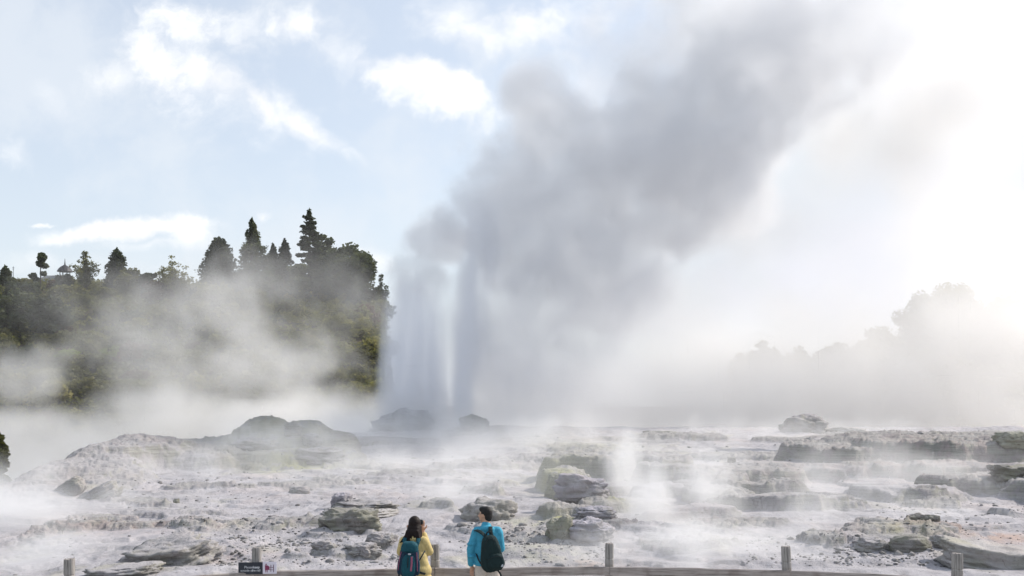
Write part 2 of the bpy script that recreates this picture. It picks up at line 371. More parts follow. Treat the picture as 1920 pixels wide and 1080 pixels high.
# ---------------------------------------------------------------- foliage and trees
def leaf_mat(name, col, var=.35, transl=.35):
    m, t, out = new_mat(name)
    oi = t.n('ShaderNodeObjectInfo').outputs['Random']; co = t.n('ShaderNodeTexCoord').outputs['Object']
    f = t.noise(co, .6, 3, .6)
    f = t.math('ADD', t.math('MULTIPLY', f, .7), t.math('MULTIPLY', oi, .3))
    c = t.ramp(f, [(.3, tuple(x*(1-var) for x in col)), (.55, col), (.75, (col[0]*(1+var*1.6), col[1]*(1+var*1.2), col[2]*(1+var*.5)))])
    d = t.n('ShaderNodeBsdfDiffuse', {'Color': c}); tr = t.n('ShaderNodeBsdfTranslucent', {'Color': t.mix(1.0, c, (1.1, 1.15, .6), 'MULTIPLY')})
    mx = t.n('ShaderNodeMixShader', {0: transl}); t.nt.links.new(d.outputs[0], mx.inputs[1]); t.nt.links.new(tr.outputs[0], mx.inputs[2])
    t.nt.links.new(mx.outputs[0], out.inputs[0]); return m
M_dark = leaf_mat('dark_conifer_leaves', (.085, .10, .07)); M_green = leaf_mat('scrub_leaves', (.15, .15, .07))
M_olive = leaf_mat('olive_leaves', (.21, .20, .09)); M_bright = leaf_mat('fresh_leaves', (.20, .24, .05), transl=.5); M_brown = leaf_mat('brown_leaves', (.085, .05, .032))
M_bark = simple('bark', (.07, .055, .045), .9, .3, 3)
def leaves_mesh(name, clumps, size, mat, seed=0):
    """clumps: (centre, (rx,ry,rz), count). Small leaf triangles thick towards each clump's outside."""
    r = np.random.default_rng(seed); V = []
    for c, rad, n in clumps:
        d = r.normal(size=(n, 3)); d /= np.linalg.norm(d, axis=1)[:, None]
        rr = r.random(n)**.4*(.85+.3*r.random(n))
        p = np.array(c)+d*rr[:, None]*np.array(rad)
        a = r.normal(size=(n, 3)); a /= np.linalg.norm(a, axis=1)[:, None]; a[:, 2] *= .6
        b = np.cross(a, r.normal(size=(n, 3))); b /= np.linalg.norm(b, axis=1)[:, None]+1e-9
        s = size*(.5+r.random(n))[:, None]
        V.append(np.stack([p-a*s*.6, p+b*s*.45, p+a*s*.7, p-b*s*.45], 1))
    V = np.concatenate(V).reshape(-1, 3).astype(np.float32); nq = len(V)//4
    me = bpy.data.meshes.new(name); me.vertices.add(len(V)); me.vertices.foreach_set('co', V.ravel())
    me.loops.add(nq*4); me.loops.foreach_set('vertex_index', np.arange(nq*4, dtype=np.int32))
    me.polygons.add(nq); me.polygons.foreach_set('loop_start', np.arange(0, nq*4, 4, dtype=np.int32))
    me.update(calc_edges=True); me.materials.append(mat); return me
def limb(bm, p, q, r0, r1, n=6):
    p, q = Vector(p), Vector(q); d = (q-p).normalized(); a = d.orthogonal().normalized(); b = d.cross(a); R = []
    for c, r in ((p, r0), (q, r1)):
        R.append([bm.verts.new(c+(a*math.cos(2*math.pi*k/n)+b*math.sin(2*math.pi*k/n))*r) for k in range(n)])
    for k in range(n): bm.faces.new((R[0][k], R[0][(k+1) % n], R[1][(k+1) % n], R[1][k]))
def bm_obj(name, bm, mat, parent=None, smooth=False):
    me = bpy.data.meshes.new(name); bmesh.ops.recalc_face_normals(bm, faces=bm.faces[:]); bm.to_mesh(me); bm.free(); me.materials.append(mat)
    if smooth: me.shade_smooth()
    o = bpy.data.objects.new(name, me); COL.objects.link(o)
    if parent: o.parent = parent
    return o
def empty(name, loc, label=None, cat=None, group=None, rz=0):
    o = bpy.data.objects.new(name, None); COL.objects.link(o); o.location = loc; o.rotation_euler[2] = rz
    return tag(o, label, cat, group)
def tree(name, label, kind, px, top, base, Y, wpx, mat, seed, group=None, dens=1.0):
    """kind: conifer / cypress / round / tiers / wisp; sizes from photo pixels at depth Y"""
    r = random.Random(seed); P = at(px, base, Y); H = (base-top)/F*Y; W = wpx/F*Y/2
    e = empty(name, P, label, 'tree', group); cl = []; bm = bmesh.new(); ls = .42
    th = H*.96
    if kind in ('conifer', 'cypress', 'tiers'):
        limb(bm, (0, 0, -1), (0, 0, H*.55), H*.022+.08, H*.014+.03); limb(bm, (0, 0, H*.55), (0, 0, th), H*.014+.03, .04)
    if kind == 'cypress':
        n = int(70*dens)
        for i in range(n):
            f = (i+.5)/n; z = f*H; rad = W*min(1, (1-f)*1.9+.02)**.8*(.6+.6*r.random()); a = r.random()*7
            cl.append(((math.cos(a)*rad*.6, math.sin(a)*rad*.6, z), (rad*.5+.15, rad*.5+.15, H*.045+.3), int(90*dens)))
        cl.append(((0, 0, H*.98), (.2, .2, .5), 60))
    elif kind == 'conifer':
        n = int(60*dens)
        for i in range(n):
            f = (i/n)**1.1; z = H*(.08+.9*f); rad = W*(1-f)**.75; a = i*2.4+r.random()
            k = .5+.65*r.random(); x, y = math.cos(a)*rad*k, math.sin(a)*rad*k
            limb(bm, (0, 0, z-.2), (x, y, z), .05, .02, 4)
            s = (.3+.35*rad/max(W, .1))*W*.55+.25
            cl.append(((x, y, z), (s, s, s*.7), int(110*dens)))
        cl.append(((0, 0, H*.97), (.25, .25, .8), 90))
    elif kind == 'tiers':     # open conifer of separate shelves of foliage, sky between them
        for i in range(13):
            f = i/13; z = H*(.2+.78*f); rad = W*(1-f)**.75*(.6+.6*r.random())
            for k in range(5 if f < .8 else 3):
                a = i*1.1+k*2*math.pi/6+r.random()*.6; q = rad*(.55+.45*r.random()); x, y = math.cos(a)*q, math.sin(a)*q
                zz = z+r.uniform(-.3, .3); limb(bm, (0, 0, zz-.3), (x, y, zz), .07, .02, 4)
                cl.append(((x*.95, y*.95, zz), (.15*W+.22, .15*W+.22, .34), 70))
                cl.append(((x*.5, y*.5, zz), (.3, .3, .3), 40))
        cl.append(((0, 0, H*.97), (.35, .35, .9), 110))
    elif kind == 'round':
        limb(bm, (0, 0, -1), (0, 0, H*.4), H*.03+.05, H*.02+.04)
        n = int(80*dens)
        for i in range(n):
            d = Vector((r.gauss(0, 1), r.gauss(0, 1), r.gauss(0, .8))).normalized()*r.random()**.45
            c = Vector((d.x*W*.85, d.y*W*.85, H*.5+d.z*H*.47))
            if c.z < H*.12: c.z = H*.15+r.random()
            limb(bm, (0, 0, H*.35), c, .06, .02, 4); s = W*(.17+.12*r.random())+.2
            cl.append((c, (s, s, s*.8), int(85*dens)))
    elif kind == 'pom':        # bare trunk with a few separate rounded pads
        limb(bm, (0, 0, -1), (0, 0, H*.85), .13, .07)
        for x, z, s in ((.25, .86, .5), (-.1, .72, .45), (.4, .66, .38), (-.75, .38, .42), (-.5, .30, .3), (.35, .45, .3), (.1, .95, .3)):
            limb(bm, (0, 0, z*H-.6), (x*W, 0, z*H), .06, .03, 4)
            cl.append(((x*W, r.uniform(-.4, .4), z*H), (s*W, s*W, s*W*.75), 300))
    elif kind == 'wisp':       # sparse feathery shoots
        for i in range(int(16*dens)):
            a = r.random()*7; lean = r.random()*W; x, y = math.cos(a)*lean, math.sin(a)*lean; hh = H*(.55+.45*r.random())*(1-.35*lean/max(W, .1))
            p0 = Vector((0, 0, 0))
            for s in range(5):
                f = (s+1)/5; p1 = Vector((x*f**1.3+r.uniform(-.15, .15), y*f, hh*f)); limb(bm, p0, p1, .07*(1.1-f)+.015, .06*(1-f)+.012, 4); p0 = p1
                if s > 0: cl.append((p1, (.35+.1*W, .35+.1*W, .45), 26))
    tr = bm_obj('trunk', bm, M_bark, e)
    cr = bpy.data.objects.new('crown', leaves_mesh('crown', cl, ls if kind != 'wisp' else .3, mat, seed)); COL.objects.link(cr); cr.parent = e
    return e
# ---------------------------------------------------------------- hills
def build_hills():
    m, t, out = new_mat('hill_soil'); co = t.n('ShaderNodeTexCoord').outputs['Object']
    surf(t, out, t.ramp(t.noise(co, .15, 6, .6), [(.3, (.035, .035, .022)), (.6, (.07, .06, .035)), (.75, (.16, .11, .07))]), .95)
    us = np.linspace(-1400, 3300, 260); ys = np.linspace(95, 420, 150)
    U, Y = np.meshgrid(us, ys); X = (U-960)/F*Y
    Z = hill_h(X, Y)
    o = grid_mesh('hills', X, Y, Z, {}, m); tag(o, kind='structure')
    # the land all round, to the horizon
    bm = bmesh.new(); R = 9000
    vs = [bm.verts.new((x, y, -9.3)) for x, y in ((-R, -R), (R, -R), (R, R), (-R, R))]; bm.faces.new(vs)
    o2 = bm_obj('land', bm, m); tag(o2, kind='structure')
def hill_h(X, Y):
    u = X/Y*F+960
    crest = np.interp(u, [-1400, 0, 200, 420, 600, 718, 748, 775, 1250, 1400, 1550, 1700, 1800, 1950, 3300],
                      [30, 26.5, 25.5, 24.5, 24, 22.5, 1, -9, -9, 5, 9, 13, 15, 15, 18])
    yc = np.interp(u, [0, 750, 1200, 1500], [190, 185, 190, 175]); yf = yc-70
    f = np.clip((Y-yf)/(yc-yf), 0, 1)
    h = -7+(crest+7)*(f**.8)
    h = h+fbm(X, Y, .035, 4)*5*np.clip(f*1.5, 0, 1)*(1-.6*sst(Y, yc-15, yc))
    back = np.clip(Y-yc-15, 0, None); h = h-back*.12
    return h-(9.5-7)*(f <= 0)*1.0
def Hh(px, Y):
    X = (px-960)/F*Y; return float(hill_h(np.array([X]), np.array([float(Y)]))[0])
build_hills()
# scrub cover: one mass of leaf clumps over the slopes, nobody could count it
def undergrowth():
    r = np.random.default_rng(5); cl = []
    for i in range(2600):
        px = r.uniform(-60, 722) if i % 5 else r.uniform(1330, 2000); Y = r.uniform(124, 196); s = r.uniform(.7, 1.7)
        X = (px-960)/F*Y; z = Hh(px, Y); cl.append(((X, Y, z+s*.25), (s*1.2, s*1.2, s*.75), 52))
    me = leaves_mesh('undergrowth', cl, .42, M_green, 5); o = bpy.data.objects.new('undergrowth', me); COL.objects.link(o)
    tag(o, 'low dark scrub and ferns covering the hillsides', 'undergrowth', kind='stuff')
undergrowth()
shrub_protos = []
def shrub_mesh(k, mat):
    r = random.Random(100+k); cl = []
    for i in range(26):
        d = Vector((r.gauss(0, 1), r.gauss(0, 1), abs(r.gauss(0, .8)))).normalized()*r.random()**.4
        s = .22+.16*r.random(); cl.append(((d.x*.85, d.y*.85, .25+d.z*.75), (s, s, s*.8), 62))
    return leaves_mesh('shrub', cl, .15, mat, 100+k)
SHM = {m.name: [shrub_mesh(k+10*j, m) for k in range(3)] for j, m in enumerate((M_green, M_olive, M_dark, M_brown, M_bright))}
SHL = {M_green.name: ('rounded dark green shrub in the scrub of the left hillside', 'green shrubs on the left hillside'),
       M_olive.name: ('olive green shrub with a sunlit top in the scrub of the left hillside', 'olive shrubs on the left hillside'),
       M_dark.name: ('nearly black shrub in the scrub of the left hillside', 'dark shrubs on the left hillside'),
       M_brown.name: ('reddish brown shrub in the scrub of the left hillside', 'brown shrubs on the left hillside')}
def shrub(px, Y, s, mat, label, group=None, sz=1.0, dz=0):
    o = bpy.data.objects.new('shrub', random.choice(SHM[mat.name])); COL.objects.link(o)
    X = (px-960)/F*Y; o.location = (X, Y, Hh(px, Y)-.2*s+dz); o.scale = (s*random.uniform(.9, 1.2), s*random.uniform(.9, 1.2), s*sz); o.rotation_euler[2] = random.random()*6.3
    return tag(o, label, 'shrub', group)
def shrubs():
    r = random.Random(9)
    for i in range(190):
        px = r.uniform(-20, 720); Y = r.uniform(126, 188); q = r.random()
        m = M_olive if q < .42 else M_green if q < .8 else M_dark if q < .9 else M_brown
        if 540 < px < 710 and q > .5: m = M_olive if q < .75 else M_green
        shrub(px, Y, r.uniform(1.5, 3.3), m, *SHL[m.name], sz=r.uniform(.8, 1.25))
    shrub(130, 150, 2.3, M_bright, 'bright yellow-green shrub below the cupola on the hillside', sz=.6, dz=1)
    shrub(215, 152, 2.2, M_bright, 'fresh green leafy shrub right of the yellow-green one on the slope', sz=.7, dz=1)
    shrub(685, 170, 2.6, M_brown, 'dark red-brown shrub beside the geyser column', sz=1.1, dz=1)
    for i in range(26):
        px = r.uniform(1360, 1960); Y = r.uniform(150, 176)
        shrub(px, Y, r.uniform(2.2, 3.8), M_green, 'shrub fading into the steam on the right hillside', 'shrubs on the right hillside', sz=1.1)
shrubs()
def trees():
    T = tree
    T('pine_tree', 'small pine with separate rounded leaf pads left of the cupola', 'pom', 76, 474, 545, 182, 34, M_dark, 1)
    T('broadleaf_tree', 'dark slim tree standing just right of the cupola', 'round', 118, 505, 570, 178, 34, M_dark, 2, dens=.7)
    T('young_tree', 'thin feathery tree of upright shoots right of the cupola', 'wisp', 160, 468, 548, 180, 52, M_green, 3, dens=1.4)
    T('conifer_tree', 'small pointed conifer between the feathery tree and the pale shoots', 'conifer', 219, 470, 560, 182, 54, M_dark, 4, dens=.75)
    T('young_tree', 'pale sparse tree with wispy branches left of the broad conifer', 'wisp', 322, 480, 560, 182, 70, M_olive, 5, dens=1.9)
    T('conifer_tree', 'broad cone shaped conifer at the left of the tall trees', 'conifer', 411, 448, 585, 182, 100, M_dark, 6, dens=1.3)
    T('cypress_tree', 'tall slim dark cypress with a pointed top', 'cypress', 472, 417, 580, 184, 66, M_dark, 7, dens=1.2)
    T('young_tree', 'spindly small tree directly right of the slim cypress', 'wisp', 499, 452, 545, 184, 28, M_dark, 8)
    T('cypress_tree', 'narrow short cypress between the spindly tree and blunt cypress', 'cypress', 512, 462, 570, 183, 34, M_dark, 9, dens=.7)
    T('cypress_tree', 'blunt topped short cypress left of the tall open conifer', 'cypress', 534, 455, 575, 183, 46, M_dark, 10, dens=.9)
    T('conifer_tree', 'tallest conifer on the hill with open shelves of foliage', 'tiers', 580, 395, 560, 184, 74, M_dark, 11)
    T('broadleaf_tree', 'dense round tree leaning against the right side of the tallest conifer', 'round', 606, 428, 575, 186, 62, M_dark, 12, dens=1.3)
    T('broadleaf_tree', 'large domed dark tree nearest the geyser on the hill', 'round', 650, 448, 590, 182, 112, M_dark, 13, dens=2.2)
    T('broadleaf_tree', 'low dark tree filling the gap under the tallest conifer', 'round', 566, 490, 580, 180, 70, M_dark, 14, dens=1.1)
    T('broadleaf_tree', 'dark round tree at the right foot of the domed tree by the geyser', 'round', 690, 520, 620, 180, 52, M_dark, 25)
    T('broadleaf_tree', 'dark bushy tree filling the gap between slim cypress and blunt cypress', 'round', 500, 490, 590, 180, 64, M_dark, 26, dens=1.1)
    T('young_tree', 'small spiky tree at the edge of the geyser column', 'wisp', 714, 508, 590, 184, 24, M_dark, 15)
    T('broadleaf_tree', 'low spreading tree right of the small pointed conifer', 'round', 245, 505, 560, 180, 60, M_green, 16)
    T('broadleaf_tree', 'small dome shaped tree under the pale sparse tree', 'round', 277, 506, 560, 179, 36, M_dark, 17, dens=.7)
    T('conifer_tree', 'cluster topped conifer at the left edge of the photo', 'conifer', 10, 503, 570, 182, 40, M_dark, 18, dens=.8)
    T('broadleaf_tree', 'dark tree in front of the white building', 'round', 45, 517, 590, 170, 70, M_dark, 19)
    T('broadleaf_tree', 'broad dark tree low on the left edge of the hillside', 'round', 20, 545, 650, 160, 110, M_dark, 20, dens=1.3)
    T('broadleaf_tree', 'dark green tree on the slope below the cupola', 'round', 95, 555, 640, 158, 80, M_dark, 21, dens=1.2)
    T('broadleaf_tree', 'olive tree on the slope under the broad conifer', 'round', 400, 530, 610, 172, 90, M_olive, 22, dens=1.2)
    T('broadleaf_tree', 'olive green tree on the slope under the slim cypress', 'round', 470, 540, 620, 170, 80, M_olive, 23, dens=1.2)
    T('broadleaf_tree', 'dark bushy tree top poking out of the fog at the left edge', 'round', -8, 790, 1030, 75, 46, M_green, 24)
    g = 'trees fading into the steam on the right'
    T('broadleaf_tree', 'highest hazy tree on the right hill with a lobed crown', 'round', 1785, 528, 650, 172, 120, M_green, 30, g, 1.4)
    T('broadleaf_tree', 'hazy tree on the right hill cut by the edge of the photo', 'round', 1885, 548, 680, 168, 170, M_green, 31, g, 1.5)
    T('broadleaf_tree', 'pale hazy tree left of the highest tree on the right hill', 'round', 1725, 550, 670, 176, 100, M_green, 32, g, 1.2)
    T('broadleaf_tree', 'hazy round tree at the lower left end of the right hill', 'round', 1435, 640, 730, 160, 80, M_green, 33, g, 1.2)
    T('broadleaf_tree', 'small hazy tree at the tip of the right hill', 'round', 1388, 662, 730, 160, 44, M_green, 34, g, .8)
    T('broadleaf_tree', 'hazy tree in the middle of the lower right treeline', 'round', 1500, 655, 740, 158, 70, M_green, 35, g, 1.0)
    T('broadleaf_tree', 'taller hazy tree where the right treeline starts to climb', 'round', 1570, 632, 750, 158, 90, M_green, 36, g, 1.2)
    T('broadleaf_tree', 'hazy tree half way up the right treeline', 'round', 1650, 600, 730, 162, 100, M_green, 37, g, 1.2)
trees()
# ---------------------------------------------------------------- rocks and stones
def ground_at(px, py, y0=15.0, y1=76.0):
    ys = np.arange(y0, y1, .1); xs = X_of(px, ys); z = terrain(xs, ys)[0]; rows = HY-(z-CZ)/ys*F
    k = np.argmax(rows <= py) if (rows <= py).any() else len(ys)-1
    return Vector((xs[k], ys[k], z[k]))
M_rock = ground_material('grey_rock', True, (.97, .96, .94), .15); M_rockdark = ground_material('dark_rock', True, (.86, .86, .79), .5)
M_rockpale = ground_material('pale_rock', True, (1, .99, .93), .0); M_rockgreen = ground_material('algae_rock', True, (.96, .97, .82), .2); M_rocklilac = ground_material('lilac_rock', True, (.96, .95, 1.0), .05)
def rock(px, py, wpx, hpx, mat, label, Y=None, dep=.8, e=2.4, flat=0.0, tilt=(0, 0, 0), seed=0, rough=.2, strata=.035, sub=5, sink=.25, group=None, name='boulder', cat='rock'):
    p = ground_at(px, py) if Y is None else Vector((X_of(px, Y), Y, H1(X_of(px, Y), Y)))
    Yc = p.y; a = wpx/F*Yc/2; h = hpx/F*Yc; b = a*dep
    bm = bmesh.new(); bmesh.ops.create_icosphere(bm, subdivisions=sub, radius=1)
    o3 = Vector((seed*3.7, seed*1.9, seed*5.3))
    for v in bm.verts:
        d = v.co.normalized(); k = (abs(d.x)**e+abs(d.y)**e+abs(d.z)**e)**(-1/e); q = d*k
        if flat and q.z > 0: q.z = min(q.z, 1-flat)/(1-flat)
        n = mnoise.fractal(q*1.3+o3, .8, 2.1, 4)*rough*1.6+mnoise.ridged_multi_fractal(q*2.2+o3, .9, 2.2, 4, 1, 2)*rough*.25+mnoise.fractal(q*9+o3, .9, 2, 3)*rough*.22
        st = mnoise.noise(Vector((q.x*.5, q.y*.5, q.z*6.5))+o3)*strata*2
        q = q*(1+n)+Vector((q.x, q.y, 0))*st
        v.co = Vector((q.x*a, q.y*b, q.z*h*.78))
    R = Matrix.Rotation(math.radians(tilt[2]), 4, 'Z') @ Matrix.Rotation(math.radians(tilt[1]), 4, 'Y') @ Matrix.Rotation(math.radians(tilt[0]), 4, 'X')
    bmesh.ops.transform(bm, matrix=R, verts=bm.verts)
    o = bm_obj(name, bm, mat, smooth=True); o.location = (p.x, p.y+b*.6, p.z+h*.22-h*sink*.3)
    return tag(o, label, cat, group)
def rocks():
    r = rock
    r(655, 992, 100, 34, M_rockdark, 'dark grey-green low boulder left of the woman', flat=.25, seed=1, strata=.12)
    r(685, 958, 98, 15, M_rock, 'flat layered slab just above the dark boulder', flat=.45, seed=2, strata=.14)
    r(668, 968, 120, 9, M_rockpale, 'thin pale slab lying on the dark boulder', flat=.45, seed=22)
    r(918, 972, 92, 36, M_rockpale, 'rounded pale boulder in the steam behind the man', seed=3)
    r(888, 814, 52, 38, M_rockdark, 'upright grey boulder beside the foot of the geyser jet', Y=58, seed=4, tilt=(0, 14, 0), e=2.0)
    r(758, 826, 125, 40, M_rock, 'broad rounded boulder in the steam left of the geyser jet', Y=60, seed=5, e=2.2)
    r(860, 824, 60, 14, M_rockdark, 'low dark boulder directly under the geyser jet', Y=57, seed=6)
    r(1512, 816, 84, 34, M_rock, 'lone humped boulder on the far edge of the terrace', Y=62, seed=7, e=2.2, rough=.2)
    r(1590, 818, 70, 12, M_rockpale, 'low pale boulder right of the lone humped one', Y=62, seed=71)
    r(312, 1056, 150, 34, M_rock, 'curled shell like slab with a dark hollow under its rim', flat=.3, seed=8, tilt=(12, -8, 0), strata=.15)
    r(222, 1080, 130, 14, M_rock, 'low cracked slab at the bottom below the curled shell', flat=.4, seed=9, tilt=(0, -4, 0))
    r(300, 1054, 34, 12, M_rockdark, 'small dark block under the rim of the curled slab', seed=10, e=4)
    r(122, 922, 66, 20, M_rockpale, 'pale wedge of rock leaning up to the right on the left slope', seed=11, e=5, tilt=(0, -38, 0), dep=.5, rough=.1, sink=1.1)
    r(172, 936, 92, 22, M_rock, 'dark grey wedge leaning behind the pale wedge', seed=12, e=4, tilt=(0, -30, 0), dep=.6, rough=.12, sink=1.1)
    r(172, 838, 56, 11, M_rockdark, 'thin tilted slab sticking out of the left ridge', Y=41, seed=13, e=4, tilt=(0, -14, 0), rough=.1, sink=-1)
    r(548, 832, 30, 18, M_rock, 'small rounded block set in the top of the mound', Y=44.3, seed=14, e=2.6, sink=-1.4)
    r(580, 836, 36, 16, M_rock, 'wider rounded block right of the small one in the mound', Y=44.3, seed=15, e=2.6, sink=-1.2)
    r(470, 842, 80, 20, M_rock, 'long rounded boulder at the left foot of the mound', seed=16)
    r(600, 868, 90, 26, M_rock, 'bulging boulder at the right foot of the mound', seed=17, strata=.1)
    r(1050, 1010, 52, 42, M_rockgreen, 'bright algae covered boulder beside the lilac boulder', seed=18, e=2.1)
    r(1108, 1012, 84, 36, M_rocklilac, 'lilac grey boulder behind the middle fence post', seed=19, strata=.1)
    r(1048, 932, 50, 40, M_rockgreen, 'olive streaked boulder under the dark flat ledge', seed=20, e=2.1)
    r(1090, 935, 90, 36, M_rocklilac, 'broad lilac boulder right of the olive streaked one', seed=21, strata=.1)
    r(1120, 972, 70, 22, M_rocklilac, 'low lilac rock stacked above the lilac boulder', seed=23, strata=.1)
    r(1885, 1064, 180, 34, M_rockpale, 'thick pale topped slab at the lower right corner', seed=24, flat=.45, e=4, dep=.7, tilt=(3, 7, 0), rough=.1)
    r(1712, 1034, 74, 30, M_rockdark, 'smooth grey boulder at the foot of the rough mound', seed=25, e=2.3, rough=.1)
    r(1640, 1030, 60, 18, M_rock, 'low lumpy rock left of the smooth grey boulder', seed=26, rough=.22)
    r(1775, 1028, 50, 20, M_rock, 'knobbly rock right of the smooth grey boulder', seed=27, rough=.25)
    r(1722, 976, 34, 12, M_rockdark, 'left one of two dark knobs on top of the rough mound', seed=28, rough=.2)
    r(1748, 978, 30, 12, M_rockdark, 'right one of two dark knobs on top of the rough mound', seed=29, rough=.2)
    r(1800, 1048, 40, 12, M_rockpale, 'pale flat stone beside the right fence post', seed=30)
    r(1906, 892, 66, 18, M_rockdark, 'dark overhanging block at the right edge of the photo', seed=31, e=4, flat=.3)
    r(1906, 846, 60, 20, M_rockgreen, 'green topped block on the right ridge at the photo edge', seed=32, e=3.5, sink=-.5)
    r(1372, 868, 13, 10, M_rockdark, 'tiny square dark block standing on the centre ledge', seed=33, e=6, sub=4)
    r(330, 944, 11, 9, M_rockdark, 'tiny dark stone alone on the white slope', seed=34, sub=4)
    r(560, 925, 36, 12, M_rock, 'small grey rock on the white flat below the mound', seed=35, sub=4)
    r(640, 945, 36, 20, M_rocklilac, 'bluish boulder fading in steam above the flat slab', seed=36)
    r(1240, 808, 60, 7, M_rockdark, 'low dark slab on the skyline of the terrace', Y=60, seed=37, flat=.3)
    r(605, 1030, 42, 14, M_rock, 'low rough rock on the grey ground left of the woman', seed=38, rough=.25)
    r(715, 1028, 52, 22, M_rock, 'rough brown-grey rock close to the woman on her left', seed=39, rough=.25)
    r(680, 1040, 60, 16, M_rock, 'rough low rock in the rubble left of the woman', seed=40, rough=.28)
rocks()
def rubble():
    """loose stones strewn over the flats, far too many to count"""
    r = np.random.default_rng(11); rr = random.Random(4)
    bm0 = bmesh.new(); bmesh.ops.create_icosphere(bm0, subdivisions=1, radius=1); base = np.array([v.co[:] for v in bm0.verts]); fc = np.array([[v.index for v in f.verts] for f in bm0.faces]); bm0.free()
    spots = []
    reg = [(1560, 1800, 20.3, 22.5, 420, .05), (430, 760, 20, 24, 620, .042), (300, 620, 22.5, 26, 260, .05), (940, 1140, 20.3, 23.5, 260, .04), (860, 1020, 22, 25.5, 240, .05), (1400, 1560, 20.3, 24, 160, .045),
           (1640, 1940, 23, 30, 320, .045), (220, 560, 28, 40, 160, .07), (560, 1000, 30, 48, 120, .07), (1000, 1600, 34, 60, 140, .08), (1800, 1960, 20, 23, 200, .04), (380, 480, 19.8, 22, 120, .05), (-100, 2050, 19, 50, 420, .05)]
    for a, b, y0, y1, n, s in reg:
        u = r.uniform(a, b, n); y = r.uniform(y0, y1, n); sz = s*np.clip(r.lognormal(-.85, .6, n), .15, 2.4)
        spots.append(np.stack([X_of(u, y), y, sz], 1))
    S = np.concatenate(spots); z = terrain(S[:, 0], S[:, 1])[0]
    n = len(S); V = base[None]*(1+.5*(r.random((n, len(base), 1))-.5))
    V = V*np.stack([S[:, 2]*r.uniform(.8, 1.5, n), S[:, 2]*r.uniform(.7, 1.2, n), S[:, 2]*r.uniform(.4, .8, n)], 1)[:, None, :]
    an = r.uniform(0, 6.3, n); c, s = np.cos(an)[:, None], np.sin(an)[:, None]
    V = np.stack([V[..., 0]*c-V[..., 1]*s, V[..., 0]*s+V[..., 1]*c, V[..., 2]], -1)+np.stack([S[:, 0], S[:, 1], z+S[:, 2]*.15], 1)[:, None, :]
    Fc = (fc[None]+np.arange(n)[:, None, None]*len(base)).reshape(-1)
    me = bpy.data.meshes.new('rubble'); V = V.reshape(-1, 3).astype(np.float32)
    me.vertices.add(len(V)); me.vertices.foreach_set('co', V.ravel()); me.loops.add(len(Fc)); me.loops.foreach_set('vertex_index', Fc.astype(np.int32))
    me.polygons.add(len(Fc)//3); me.polygons.foreach_set('loop_start', np.arange(0, len(Fc), 3, dtype=np.int32)); me.update(calc_edges=True)
    m, t, out = new_mat('rubble_stone'); co = t.n('ShaderNodeTexCoord').outputs['Object']
    surf(t, out, t.ramp(t.noise(co, 3.5, 3, .5), [(.35, (.13, .125, .12)), (.5, (.24, .23, .225)), (.66, (.42, .405, .405))]), .9)
    me.materials.append(m); o = bpy.data.objects.new('rubble', me); COL.objects.link(o)
    tag(o, 'loose grey stones strewn over the pale terrace', 'rubble', kind='stuff')
rubble()
# ---------------------------------------------------------------- fence and sign
def wood(name, col, axis):
    m, t, out = new_mat(name); co = t.n('ShaderNodeTexCoord').outputs['Object']
    s = [38, 38, 38]; s[axis] = 2.2; f = t.noise(t.vscale(co, tuple(s)), 1, 6, .65, .5); g = t.noise(co, 3, 5, .6)
    c = t.ramp(f, [(.3, tuple(x*.42 for x in col)), (.5, col), (.72, tuple(min(1, x*1.35) for x in col))])
    c = t.mix(t.mapr(g, .5, .68, 0, .45), c, (.16, .12, .105)); c = t.mix(t.mapr(g, .45, .3, 0, .5), c, (.45, .43, .41))
    k = t.n('ShaderNodeTexVoronoi', {'Vector': t.vscale(co, (1.0, 1.0, 1.6)), 'Scale': 3.1}).outputs['Distance']
    c = t.mix(t.mapr(k, .085, .03, 0, .8), c, (.05, .035, .03))
    surf(t, out, c, .85, f, .6, .006); return m
M_post = wood('weathered_post_wood', (.34, .32, .30), 2); M_rail = wood('weathered_rail_wood', (.36, .315, .29), 0)
M_groove = simple('dark_groove', (.05, .04, .04), .9)
def boxbm(bm, x0, x1, y0, y1, z0, z1, M=None, bev=0.0):
    v = [bm.verts.new(p) for p in ((x0, y0, z0), (x1, y0, z0), (x1, y1, z0), (x0, y1, z0), (x0, y0, z1), (x1, y0, z1), (x1, y1, z1), (x0, y1, z1))]
    for q in ((0, 3, 2, 1), (4, 5, 6, 7), (0, 1, 5, 4), (1, 2, 6, 5), (2, 3, 7, 6), (3, 0, 4, 7)): bm.faces.new([v[i] for i in q])
    if bev: bmesh.ops.bevel(bm, geom=list({e for x in v for e in x.link_edges}), offset=bev, segments=2, affect='EDGES')
    elif M is not None: bmesh.ops.transform(bm, matrix=M, verts=v)
    return v
